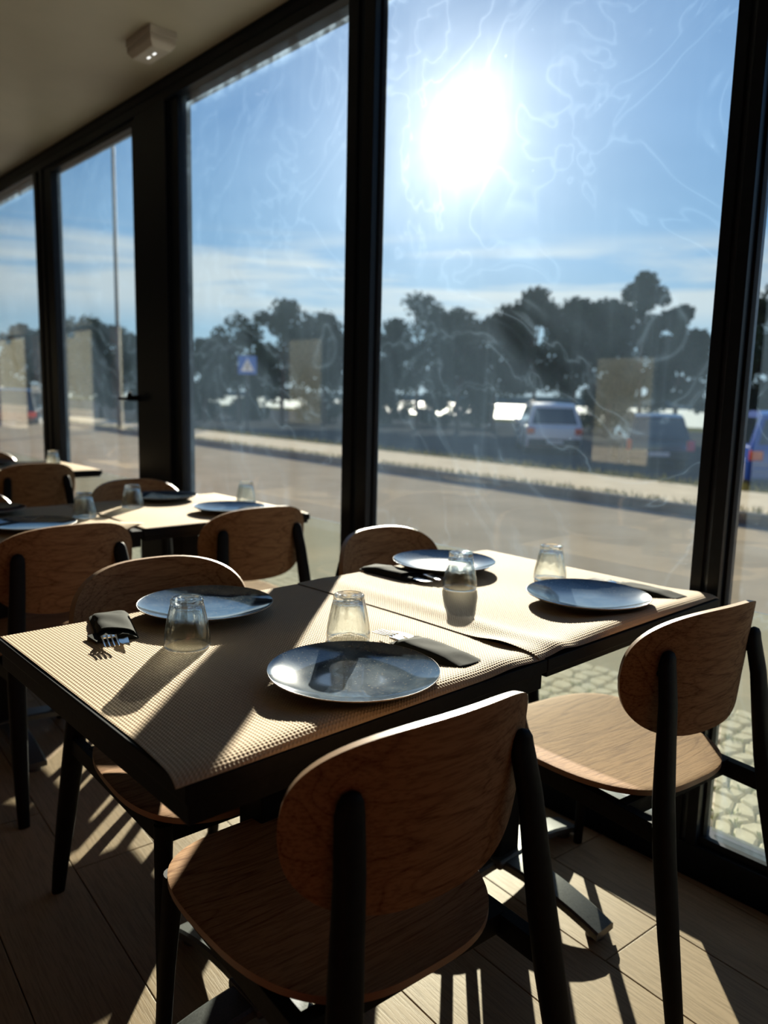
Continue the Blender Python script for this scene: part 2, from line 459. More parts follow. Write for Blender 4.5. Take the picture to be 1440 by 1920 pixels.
for r in (-2, -1, 0, 1, 2):
    u = uA - PW / 2 + r * PW
    j0 = joint.get(r, (r * 0.43 + 0.764) % PL)
    for k in range(-1, 6):
        vv = j0 + (k + 0.5) * PL
        c = e2 * u + e1 * vv
        if vv < -0.4 or vv > 6.0: continue
        if r < 2 and c.x <= 1.83 - PW / 2: continue
        cut_plank(r, vv - PL / 2 + 0.0012, vv + PL / 2 - 0.0012)

ceiling = box('ceiling', XW - 0.1, 1.97, Y0R, Y1R, ZC, ZC + 0.12, M['ceiling'], kind='structure')
# window wall: header, sill rail, mullions, column
header = box('trim_header', XI, 1.97, Y0R, Y1R, ZH, ZC, M['frame'], kind='structure', bevel=0.002)
for zz in (0.045, 0.085):
    box('header_groove_strip', XI - 0.003, XI + 0.004, Y0R, Y1R, ZH + zz, ZH + zz + 0.004, M['frame'], header)
sill = box('trim_sill', XI + 0.005, 1.97, Y0R, Y1R, -0.10, 0.085, M['frame'], kind='structure', bevel=0.003)
box('sill_bead', XG - 0.022, XG - 0.006, Y0R, Y1R, 0.085, 0.105, M['frame'], sill)


def mullion(name, y0, y1, xo=1.925):
    o = empty(name, (0, 0, 0), kind='structure')
    wdt = (y1 - y0)
    a = wdt * 0.40
    box('profile', XI, xo, y1 - a, y1, 0.085, ZH, M['frame'], o, bevel=0.0015)
    box('profile', XI + 0.004, xo, y0, y0 + a, 0.085, ZH, M['frame'], o, bevel=0.0015)
    box('cover_strip', XI + 0.014, xo - 0.004, y0 + a - 0.001, y1 - a + 0.001, 0.085, ZH, M['gloss'], o)
    box('gasket', XG - 0.012, XG + 0.012, y0 - 0.006, y0 + 0.002, 0.085, ZH, M['black'], o)
    box('edge_strip', XG + 0.013, xo - 0.002, y0 - 0.0015, y0 + 0.002, 0.085, ZH, M['gloss'], o)
    return o


mullion('trim_1', 0.79, 0.86)
mullion('trim_2', 2.10, 2.237, 1.898)
colm = empty('trim_3', kind='structure')
box('column_core', XI, 1.97, 3.60, 3.935, -0.01, ZH, M['frame'], colm, bevel=0.002)
box('profile', XI + 0.02, 1.93, 3.51, 3.60, 0.085, ZH, M['frame'], colm, bevel=0.002)
mullion('trim_4', 5.27, 5.42)
mullion('trim_5', 6.73, 6.85)
box('wall_front_sunblock', XI, 1.97, 6.85, Y1R, -0.1, ZH, M['wall'], kind='structure')  # unseen stretch made solid, added to keep low sun out of the room
mullion('trim_6', -0.42, -0.30)
box('wall_near_sunblock', XI, 1.97, Y0R, -0.42, -0.1, ZH, M['wall'], kind='structure')  # unseen solid wall put in to cut sun bounce behind the camera


def pane(n, y0, y1, z0=0.10, z1=ZH, mat=None, x=XG):
    o = MB().box(-0.004, 0.004, -(y1 - y0) / 2, (y1 - y0) / 2, 0, z1 - z0).obj('window_%d' % n, mat or M['pane'], loc=(x, (y0 + y1) / 2, z0))
    return tag(o, kind='structure')


pane(1, 0.86, 2.10); pane(2, 2.237, 3.51)
pane(3, 5.42, 6.73); pane(4, -0.30, 0.79)
# knee-high guard panes of tinted glass outside the glazing
mt, t = newmat('tinted_guard_glass')
tr = t.n('ShaderNodeBsdfTransparent', {0: (0.80, 0.81, 0.775, 1)}).outputs[0]
tl = t.n('ShaderNodeBsdfTranslucent', {0: (0.75, 0.78, 0.66, 1)}).outputs[0]
fw = t.n('ShaderNodeLayerWeight', {0: 0.5}).outputs['Facing']
gs = t.n('ShaderNodeBsdfGlossy', {0: (1, 1, 1, 1), 'Roughness': 0.0}).outputs[0]
bd = t.n('ShaderNodeMixShader', {0: 0.02, 1: tr, 2: tl}).outputs[0]
out(t, t.n('ShaderNodeMixShader', {0: t.math('MULTIPLY_ADD', t.math('POWER', fw, 5.0), 0.8, 0.03), 1: bd, 2: gs}).outputs[0])
M['guard'] = mt
for n_, (a, b) in enumerate(((-0.30, 0.79), (0.86, 2.10), (2.237, 3.51), (3.99, 5.14), (5.42, 6.73))):
    pane(11 + n_, a, b, 0.09, 0.70, M['guard'], 1.945)
# glazed door leaf between column and next mullion
door = empty('door_1', kind='structure')
box('leaf_frame', XI + 0.012, XG + 0.03, 5.14, 5.27, 0.085, ZH, M['frame'], door, bevel=0.002)
box('leaf_frame', XI + 0.012, XG + 0.03, 3.935, 3.99, 0.085, ZH, M['frame'], door, bevel=0.002)
box('leaf_rail', XI + 0.012, XG + 0.03, 3.99, 5.14, ZH - 0.035, ZH, M['frame'], door, bevel=0.002)
box('leaf_rail', XI + 0.012, XG + 0.03, 3.99, 5.14, 0.085, 0.20, M['frame'], door, bevel=0.002)
MB().box(-0.004, 0.004, -0.575, 0.575, 0, ZH - 0.035 - 0.20).obj('glass_pane', M['pane'], door, loc=(XG, 4.565, 0.20))
hb = MB().bar([(1.80, 3.965, 1.20, 0.012, 0.008), (1.80, 3.975, 1.17, 0.012, 0.008), (1.80, 4.06, 1.165, 0.011, 0.008), (1.80, 4.10, 1.165, 0.009, 0.007)], 10)
hb.box(1.79, 1.853, 3.955, 3.98, 1.155, 1.185)
hb.obj('door_handle', M['black'], door)
# other walls; the far long wall has openings that mirror in the glazing
wb = empty('wall_back', kind='structure')
opens = [(3.95, 4.72, 0.50, 1.68), (9.35, 10.45, 0.75, 2.08), (16.35, 16.95, 0.3, 2.6), (18.0, 20.3, 0.05, 2.62), (21.3, 22.0, 0.05, 2.62), (22.6, 25.6, 0.05, 2.62)]
yc = Y0R
for (a, b, z0, z1) in opens:
    box('wall_section', XW - 0.2, XW, yc, a, -0.01, ZC, M['wall'], wb)
    box('wall_section', XW - 0.2, XW, a, b, -0.01, z0, M['wall'], wb)
    box('wall_section', XW - 0.2, XW, a, b, z1, ZC, M['wall'], wb)
    yc = b
box('wall_section', XW - 0.2, XW, yc, Y1R, -0.01, ZC, M['wall'], wb)
box('wall_left', XW - 0.2, 1.97, Y1R, Y1R + 0.15, -0.1, ZC, M['wall'], kind='structure')
box('wall_right', XW - 0.2, 1.97, Y0R - 0.15, Y0R, -0.1, ZC, M['wall'], kind='structure')
box('baseboard_back', XW, XW + 0.015, Y0R, 9.0, 0.0, 0.08, M['black'], kind='structure')

# emergency light on the ceiling
em = empty('emergency_light', (1.61, 3.26, ZC), 0.0, label='white boxy emergency light fixed to the grey ceiling near the window header', cat='light')
MB().box(-0.060, 0.060, -0.115, 0.115, -0.03, 0.0).obj('mounting_plate', M['white_plastic'], em, bevel=0.003)
bmx = MB(); bmx.loft([[(x * k, y * k2, z) for x, y in ((-0.058, -0.112), (0.058, -0.112), (0.058, 0.112), (-0.058, 0.112))] for k, k2, z in ((1, 1, -0.0305), (0.98, 0.99, -0.052), (0.70, 0.84, -0.074))])
bmx.obj('diffuser', M['white_plastic'], em, bevel=0.004)
mt, t = newmat('lit_diode'); out(t, t.n('ShaderNodeEmission', {0: (1, 1, 0.95, 1), 1: 1.6}).outputs[0]); M['led'] = mt
for yy in (-0.028, 0.024):
    MB().box(-0.004, 0.004, yy - 0.012, yy + 0.010, -0.0765, -0.0735).obj('diode', M['led'], em, bevel=0.001)

# ================================================================ TABLES
YE, YF = 0.767, 1.482      # near and far table edge of the front row
ZT = 0.75


def make_table(x0, x1, thick, label):
    cx, cyy = (x0 + x1) / 2, (YE + YF) / 2
    hx, hy_ = (x1 - x0) / 2 - 0.001, (YF - YE) / 2
    t_ = empty('cafe_table', (cx, cyy, 0), label=label, cat='table')
    MB().box(-hx, hx, -hy_, hy_, ZT - 0.024, ZT).obj('tabletop', M['table'], t_, bevel=0.0018)
    MB().box(-hx + 0.006, hx - 0.006, -hy_ + 0.006, hy_ - 0.006, ZT - thick, ZT - 0.0245).obj('edge_frame', M['table'], t_, bevel=0.0015)
    MB().box(-0.2, 0.2, -0.2, 0.2, ZT - thick - 0.012, ZT - thick).obj('mounting_plate', M['iron'], t_, bevel=0.002)
    MB().box(-0.038, 0.038, -0.038, 0.038, 0.075, ZT - thick - 0.012).obj('column', M['black'], t_, bevel=0.004)
    MB().box(-0.055, 0.055, -0.055, 0.055, 0.060, 0.082).obj('hub', M['iron'], t_, bevel=0.006)
    for q in range(4):
        b = MB(); rings = []
        for k in range(9):
            s_ = k / 8; r = 0.03 + 0.285 * s_
            z = 0.078 - 0.048 * s_ ** 2.2; hw = 0.040 - 0.006 * s_; th = 0.020 - 0.002 * s_
            rings.append([(r, -hw, z - th), (r, hw, z - th), (r, hw, z - 0.004), (r, hw - 0.006, z), (r, -hw + 0.006, z), (r, -hw, z - 0.004)])
        b.loft(rings)
        b.lathe([(0.0005, 0.0), (0.022, 0.0), (0.022, 0.020), (0.0005, 0.020)], 16, c=(0.29, 0, 0))
        o = b.obj('foot', M['iron'], t_, rot=(0, 0, q * pi / 2))
        auto_smooth(o.data, 0.5)
    return t_


TL = make_table(0.404, 1.115, 0.055, 'black cafe table nearest the camera, left of the front pair')
TR = make_table(1.115, 1.805, 0.037, 'black cafe table of the front pair, at its window end')


def table_at(src, dx, dy, label):
    c = copy_tree(src); c.location = src.location + Vector((dx, dy, 0)); c['label'] = label; return c


D2, D3 = 1.613, 3.60
table_at(TL, 0, D2, 'black cafe table of the second row, left one in dark shade')
table_at(TR, 0, D2, 'black square cafe table of the second row, beside the window column')
table_at(TR, 0, D3, 'black cafe table of the third row, farthest from the camera')


# paper mats: embossed grid as real relief on the front table
CELL = 0.0060


def plate_mask(x, y, plates, r=0.085, s=0.05):
    k = np.ones_like(x)
    for (px, py) in plates:
        d = np.hypot(x - px, y - py)
        k *= np.clip((d - r) / s, 0, 1)
    return k


PLATES = [(0.765, 0.890), (0.782, 1.385), (1.490, 1.372), (1.492, 0.930)]


def base_z(x, y, side):
    d = y - YE
    A = 0.0135 + 0.004 * np.sin(x * 9.0 + 1.0)
    puff = A * (1 - np.exp(-np.maximum(d, 0) / 0.013)) * np.exp(-(d / 0.085) ** 2)
    puff *= 0.10 + 0.90 * plate_mask(x, y, PLATES)
    z = 0.7512 + puff
    k = plate_mask(x, y, PLATES)
    wave = 0.0014 * (1 + np.sin(x * 17 + y * 4)) * np.sin(np.clip((y - YE) / (YF - YE), 0, 1) * pi)
    z += wave * k
    if side == 'R':
        ridge = 0.0055 * np.exp(-((x - 1.165) / 0.032) ** 2) * (0.35 + 0.65 * np.clip((1.40 - y) / 0.4, 0, 1)) * (0.3 + 0.7 * k)
        z = z + 0.0022 + ridge
        z += 0.0085 * np.exp(-((x - 1.085) / 0.035) ** 2) * np.exp(-((y - 0.86) / 0.055) ** 2)
        ov = np.maximum(x - 1.775, 0)
        z -= 6.0 * ov ** 2
        z = np.where(x > 1.775, np.maximum(z, 0.7512), z)
    else:
        z -= 0.0 * x
        ridge = 0.004 * np.exp(-((x - 1.02) / 0.05) ** 2) * np.clip((1.35 - y) / 0.3, 0, 1) * k
        z += ridge
    return z


def paper(name, x0, x1, y0, y1, side, label, group=None):
    nx = int(round((x1 - x0) / CELL)) * 2; ny = int(round((y1 - y0) / CELL)) * 2
    xs = x0 + (x1 - x0) * np.arange(nx + 1) / nx; ys_ = y0 + (y1 - y0) * np.arange(ny + 1) / ny
    X, Y = np.meshgrid(xs, ys_, indexing='ij')
    I, J = np.meshgrid(np.arange(nx + 1), np.arange(ny + 1), indexing='ij')
    Z = base_z(X, Y, side)
    Z = Z + 0.00095 * ((I % 2 == 1) & (J % 2 == 1))
    Yn = Y.copy()
    # slightly wavy cut edges
    if side == 'L': X = X - 0.020 * np.clip(1 - (Y - YE) / 0.17, 0, 1) ** 1.6 * np.clip(1 - (X - x0) / 0.3, 0, 1)
    if side == 'R': X = X + 0.010 * np.sin((Y - y0) * 5.2) * np.clip(1 - (X - x0) / 0.2, 0, 1)
    V = np.stack([X, Yn, Z], -1).reshape(-1, 3)
    idx = np.arange((nx + 1) * (ny + 1)).reshape(nx + 1, ny + 1)
    F = np.stack([idx[:-1, :-1], idx[1:, :-1], idx[1:, 1:], idx[:-1, 1:]], -1).reshape(-1, 4)
    me = bpy.data.meshes.new(name)
    me.vertices.add(len(V)); me.vertices.foreach_set('co', V.astype(np.float32).ravel())
    me.loops.add(F.size); me.loops.foreach_set('vertex_index', F.astype(np.int32).ravel())
    me.polygons.add(len(F)); me.polygons.foreach_set('loop_start', np.arange(0, F.size, 4, dtype=np.int32))
    me.polygons.foreach_set('use_smooth', np.zeros(len(F), dtype=bool))
    me.update(calc_edges=True); me.validate()
    me.materials.append(M['kraft'])
    o = link(name, me)
    sol = o.modifiers.new('thickness', 'SOLIDIFY'); sol.thickness = 0.0003; sol.offset = -1
    return tag(o, label=label, cat='placemat', group=group)


G_P = 'embossed paper mats on the tables'
paper('paper_mat', 0.412, 1.108, YE + 0.001, YF, 'L', 'tan embossed paper mat on the front table, left half, crossed by the mullion shadow', G_P)
paper('paper_mat', 1.090, 1.803, YE + 0.001, YF, 'R', 'tan embossed paper mat on the front table, window half, lapping over the left one', G_P)


def flat_paper(x0, x1, dy, lift, label, curl=0.0):
    nx, ny = 40, 30
    vs = []; fs = []
    for i in range(nx + 1):
        for j in range(ny + 1):
            x = x0 + (x1 - x0) * i / nx; y = YE + 0.004 + (YF - YE - 0.008) * j / ny
            z = 0.7515 + lift + 0.0015 * (1 + sin(x * 14 + y * 3)) * sin(pi * j / ny)
            z += curl * math.exp(-((x - x1) / 0.05) ** 2) * math.exp(-((y - YE) / 0.12) ** 2)
            vs.append((x, y, z))
    for i in range(nx):
        for j in range(ny):
            a = i * (ny + 1) + j; fs.append((a, a + ny + 1, a + ny + 2, a + 1))
    me = mesh('paper_mat', vs, fs, M['kraft_far'], True)
    o = link('paper_mat', me, None, (0, dy, 0))
    sol = o.modifiers.new('thickness', 'SOLIDIFY'); sol.thickness = 0.0003; sol.offset = -1
    return tag(o, label=label, cat='placemat', group=G_P)


flat_paper(0.412, 1.125, D2, 0.0, 'tan paper mat on the second-row table, left half, in dark shade', 0.022)
flat_paper(1.12, 1.795, D2, 0.0018, 'tan paper mat on the second-row table, bright half by the window')
flat_paper(1.118, 1.795, D3, 0.0, 'tan paper mat on the far third-row table behind the column')


# ================================================================ TABLEWARE
def make_plate():
    R_ = 0.136
    prof = [(0.0006, 0.0055), (0.045, 0.0055), (0.072, 0.0068), (0.095, 0.0105), (0.115, 0.0160), (0.128, 0.0205), (R_, 0.0240)]
    edge = [(R_ + 0.0010, 0.0246), (R_ + 0.0012, 0.0235), (R_, 0.0222)]
    under = [(0.122, 0.0145), (0.098, 0.0065), (0.078, 0.0030), (0.074, 0.0), (0.070, 0.0), (0.068, 0.0022), (0.0006, 0.0022)]
    b = MB(); b.lathe(prof + edge + under, 96)
    K = len(prof)
    o = empty('plate')
    d = b.obj('dish', M['glaze'], o); auto_smooth(d.data, 0.9)
    r = MB().lathe([(R_ + 0.0002, 0.0243), (R_ + 0.0016, 0.0242), (R_ + 0.0018, 0.0232), (R_ + 0.0002, 0.0226)], 96, close=True)
    rr = r.obj('rim', M['clay'], o, smooth=True); rr['label'] = 'thin bare clay rim'
    return o


plate0 = make_plate()
G_PL = 'blue-grey plates on the tables'


def place_plate(x, y, z, label, first=[True]):
    o = plate0 if first[0] else copy_tree(plate0); first[0] = False
    o.location = (x, y, z); o.rotation_euler = (0, 0, x * 5 + y * 3)
    return tag(o, label, 'plate', G_PL)


ZP = 0.7545
place_plate(*PLATES[0], ZP, 'blue-grey glazed plate at the near front of the table, mirroring a tumbler')
place_plate(*PLATES[1], ZP, 'blue-grey plate behind the leftmost tumbler, beside the unfolded napkin')
place_plate(*PLATES[2], ZP + 0.001, 'blue-grey plate at the far edge of the front table, behind the middle tumbler')
place_plate(*PLATES[3], ZP + 0.001, 'blue-grey plate on the front table nearest the window mullion and right chair')
place_plate(1.555, 0.950 + D2, 0.7535, 'blue plate on the second-row table, behind the chair back by the window')
place_plate(1.50, 1.385 + D2, 0.7535, 'dark plate on the far side of the second-row table, below the column')
place_plate(0.83, 0.975 + D2, 0.7525, 'blue plate in shade at the left of the second-row table')
place_plate(0.80, 1.385 + D2, 0.7525, 'plate at the far left of the second-row table, at the picture edge')
place_plate(1.36, 1.36 + D3, 0.7525, 'dark plate on the far third-row table')


def make_tumbler():
    H = 0.089
    outer = [(0.0395, 0.0005), (0.0410, 0.002), (0.0412, 0.008), (0.0408, 0.018), (0.0400, 0.026), (0.0385, 0.036), (0.0365, 0.047), (0.0342, 0.058), (0.0318, 0.069), (0.0298, 0.077), (0.0290, 0.0815), (0.0293, 0.0845), (0.0285, 0.0875), (0.0260, H), (0.0225, H - 0.0003), (0.0195, H - 0.0022), (0.012, H - 0.0030), (0.0004, H - 0.0032)]
    inner = [(0.0004, 0.0765), (0.018, 0.0760), (0.0235, 0.0735), (0.0262, 0.069), (0.0300, 0.052), (0.0340, 0.036), (0.0368, 0.020), (0.0382, 0.006), (0.0385, 0.0008)]
    amp = [0, 0, 0, 0, 0.005, 0.03, 0.05, 0.06, 0.07, 0.07, 0.06, 0.03, 0.012, 0, 0, 0, 0, 0] + [0] * len(inner)
    def mod(k, q):
        u = (q * 10 / (2 * pi)) % 1.0
        return 1 - amp[k] * (1 - (2 * abs(u - 0.5)) ** 1.3)
    b = MB(); b.lathe(outer + inner, 120, mod=mod, close=True)
    o = empty('tumbler')
    g = b.obj('glass_body', M['tumbler'], o, smooth=True)
    return o


tum0 = make_tumbler()


def place_tumbler(x, y, z, label, first=[True]):
    o = tum0 if first[0] else copy_tree(tum0); first[0] = False
    o.location = (x, y, z); o.rotation_euler = (0, 0, x * 7)
    return tag(o, label, 'glass', 'upturned tumblers on the tables')


ZG = 0.7535
place_tumbler(0.897, 1.062, ZG + 0.001, 'upturned fluted clear tumbler just behind the nearest plate')
place_tumbler(0.650, 1.218, ZG, 'upturned fluted clear tumbler at the left end, casting a long shadow')
place_tumbler(1.356, 1.195, ZG + 0.0035, 'upturned fluted clear tumbler in the middle, before the far plate')
place_tumbler(1.612, 1.118, ZG + 0.0035, 'upturned fluted clear tumbler closest to the window pane, behind the right plate')
place_tumbler(1.30, 1.25 + D2, ZG + 0.0015, 'upturned tumbler in the middle of the second-row table, before the dark plate')
place_tumbler(1.06, 1.12 + D2, ZG, 'upturned tumbler on the shaded side of the second-row table, above a chair back')
place_tumbler(1.74, 1.125 + D2, ZG + 0.0015, 'upturned tumbler at the window end of the second-row table')
place_tumbler(1.66, 1.14 + D3, ZG, 'upturned tumbler on the far third-row table by the thin mullion')


# cutlery: handle towards -y, business end towards +y, lying along local y
def make_fork():
    o = empty('fork'); b = MB()
    def zc(y): return 0.004 + 0.007 * math.exp(-((y - 0.018) / 0.022) ** 2) + (0.003 if y > 0.06 else 0.003 * max(0, (y - 0.03) / 0.03))
    rings = []
    for k in range(22):
        y = -0.125 + 0.150 * k / 21
        hw = 0.0085 if y < -0.09 else 0.0085 - 0.0045 * min(1, (y + 0.09) / 0.06)
        if y > -0.005: hw = 0.004 + 0.0098 * min(1, (y + 0.005) / 0.03) ** 0.8
        z = zc(y); th = 0.0018
        rings.append([(-hw, y, z), (-hw * 0.6, y, z - th), (hw * 0.6, y, z - th), (hw, y, z), (hw * 0.5, y, z + 0.0004), (-hw * 0.5, y, z + 0.0004)])
    b.loft(rings)
    body = b.obj('handle', M['steel'], o); auto_smooth(body.data, 0.8)
    for i in range(4):
        x = -0.0116 + 0.00773 * i
        tb = MB(); rg = []
        for k in range(9):
            s_ = k / 8; y = 0.022 + 0.050 * s_
            hw = 0.0017 - 0.0008 * s_; z = zc(0.025) + 0.0045 * (s_ - 0.75) ** 2 - 0.0025 * s_
            rg.append([(x - hw, y, z - 0.0012), (x + hw, y, z - 0.0012), (x + hw, y, z + 0.0005), (x - hw, y, z + 0.0005)])
        tb.loft(rg); p = tb.obj('tine', M['steel'], o); auto_smooth(p.data, 0.8)
    return o


def make_knife():
    o = empty('table_knife'); b = MB(); rg = []
    for k in range(12):
        y = -0.13 + 0.10 * k / 11; hw = 0.009 - 0.0035 * k / 11
        rg.append([(-hw, y, 0.003), (-hw * 0.5, y, 0.001), (hw * 0.5, y, 0.001), (hw, y, 0.003), (hw * 0.5, y, 0.0055), (-hw * 0.5, y, 0.0055)])
    b.loft(rg); h = b.obj('handle', M['steel'], o); auto_smooth(h.data, 0.8)
    b = MB(); rg = []
    for k in range(14):
        s_ = k / 13; y = -0.030 + 0.105 * s_
        w0 = -0.006 + 0.0 * s_; w1 = 0.0105 - 0.0165 * max(0, (s_ - 0.72) / 0.28) ** 2
        rg.append([(w0, y, 0.0022), (w1, y, 0.0030), (w1, y, 0.0034), (w0, y, 0.0046)])
    b.loft(rg); bl = b.obj('blade', M['steel'], o); auto_smooth(bl.data, 0.5)
    return o


def make_pouch(kind):
    """folded black tissue sleeve, open towards +y, along local y"""
    o = empty('napkin')
    L, Wd = 0.178, 0.074
    b = MB(); rg = []
    n = 20
    def section(y, hw, h, droop, wob):
        top = [(hw * (1 - 2 * i / 8), y, 0.0012 + h * (1 - (2 * i / 8 - 1) ** 4) ** 0.6 + wob * sin(i * 1.7 + y * 60)) for i in range(9)]
        bot = [(-hw * (1 - 2 * i / 8), y, 0.0006) for i in range(1, 8)]
        return top + bot
    for k in range(n + 1):
        s_ = k / n; y = -L / 2 + L * s_
        h = (0.0085 if kind else 0.0095) * (0.35 + 0.65 * min(1, s_ * 4)) * (1.0 if kind else 1.1)
        wob = 0.0006 + (0.0016 if kind == 0 else 0.0004) * s_
        hw = Wd / 2 * (1 + 0.03 * sin(s_ * 9)) * (1 if s_ > 0.04 else 0.93)
        rg.append(section(y, hw, h, 0, wob))
    b.loft(rg, caps=True)
    sl = b.obj('sleeve', M['napkin'], o); auto_smooth(sl.data, 0.7)
    # overlapping flap on top, cut obliquely, and the ply that shows at the mouth
    vs = []; fs = []
    nx, ny = 10, 16
    for i in range(nx + 1):
        for j in range(ny + 1):
            u, v_ = i / nx, j / ny
            x = -Wd / 2 - 0.001 + (Wd * 0.98) * u
            y = -L / 2 + 0.004 + (L * (0.98 - 0.16 * u) - 0.006) * v_
            h = 0.0140 if kind else 0.0150
            z = h * (1 - abs(2 * u - 1) ** 5) ** 0.7 * (0.5 + 0.5 * min(1, v_ * 3)) + 0.0012 + 0.0009 * sin(u * 7 + v_ * 11) * (1 if kind == 0 else 0.5)
            if kind == 0: z += 0.006 * max(0, v_ - 0.6) * u
            vs.append((x, y, z))
    for i in range(nx):
        for j in range(ny):
            a = i * (ny + 1) + j; fs.append((a, a + ny + 1, a + ny + 2, a + 1))
    me = mesh('flap', vs, fs, M['napkin'], True)
    f = link('flap', me, o); sol = f.modifiers.new('thickness', 'SOLIDIFY'); sol.thickness = 0.0008; sol.offset = -1
    if kind == 0:   # loose corner sticking out beside the mouth
        me = mesh('loose_corner', [(0.010, L / 2 - 0.06, 0.0015), (0.050, L / 2 - 0.035, 0.003), (0.036, L / 2 + 0.012, 0.004), (0.010, L / 2 - 0.012, 0.002),
                                   (0.010, L / 2 - 0.06, 0.006), (0.050, L / 2 - 0.035, 0.0055), (0.036, L / 2 + 0.012, 0.006), (0.010, L / 2 - 0.012, 0.010)],
                  BOXF, M['napkin'])
        link('loose_corner', me, o)
    else:
        me = mesh('inner_ply', [(-0.030, L / 2 - 0.03, 0.0005), (0.022, L / 2 - 0.03, 0.0005), (0.022, L / 2 + 0.016, 0.0005), (-0.030, L / 2 + 0.016, 0.0005),
                                (-0.030, L / 2 - 0.03, 0.0014), (0.022, L / 2 - 0.03, 0.0014), (0.022, L / 2 + 0.016, 0.0014), (-0.030, L / 2 + 0.016, 0.0014)],
                  BOXF, M['napkin'])
        link('inner_ply', me, o)
    return o


fork0, knife0 = make_fork(), make_knife()
pouch = [make_pouch(0), make_pouch(1)]
used = {'f': False, 'p0': False, 'p1': False}


def setting(x, y, z, rz, kind, who, fork_off=0.0, knife_off=0.0, tilt=0.0):
    """napkin sleeve with fork and knife tucked in; (x,y) = centre of the sleeve, rz = direction of the mouth from +y"""
    L = 0.178
    key = 'p%d' % kind
    p = pouch[kind] if not used[key] else copy_tree(pouch[kind]); used[key] = True
    p.location = (x, y, z); p.rotation_euler = (tilt, 0, rz)
    tag(p, 'folded black paper napkin sleeve ' + who, 'napkin', 'black napkins with cutlery')
    f = fork0 if not used['f'] else copy_tree(fork0)
    k = knife0 if not used['f'] else copy_tree(knife0); used['f'] = True
    def at(o, lx, ly, lz, dr):
        o.location = (x + lx * cos(rz) - ly * sin(rz), y + lx * sin(rz) + ly * cos(rz), z + lz); o.rotation_euler = (tilt, 0, rz + dr)
    at(f, -0.019 + fork_off, 0.080, 0.0035, 0.04); tag(f, 'steel fork in the napkin ' + who, 'fork', 'forks in the napkin sleeves')
    at(k, 0.010 + knife_off, 0.070, 0.0040, -0.03); tag(k, 'steel knife in the napkin ' + who, 'knife', 'knives in the napkin sleeves')


setting(0.968, 0.893, 0.7545, math.radians(-3), 1, 'right of the nearest plate')
setting(0.592, 1.405, 0.7535, math.radians(162), 0, 'at the left end of the front table', 0.036, -0.022)
setting(1.335, 1.408, 0.7555, math.radians(180 + 2), 1, 'left of the far plate, by the paper overlap')
setting(1.690, 0.885, 0.7550, math.radians(-2), 1, 'at the window end, behind the right plate')
setting(0.62, 1.40 + D2, 0.7535, math.radians(170), 1, 'at the far left of the second-row table')


# ================================================================ CHAIRS
def outline(q, a, b_, n):
    c, s_ = cos(q), sin(q)
    return a * math.copysign(abs(c) ** (2 / n), c), b_ * math.copysign(abs(s_) ** (2 / n), s_)


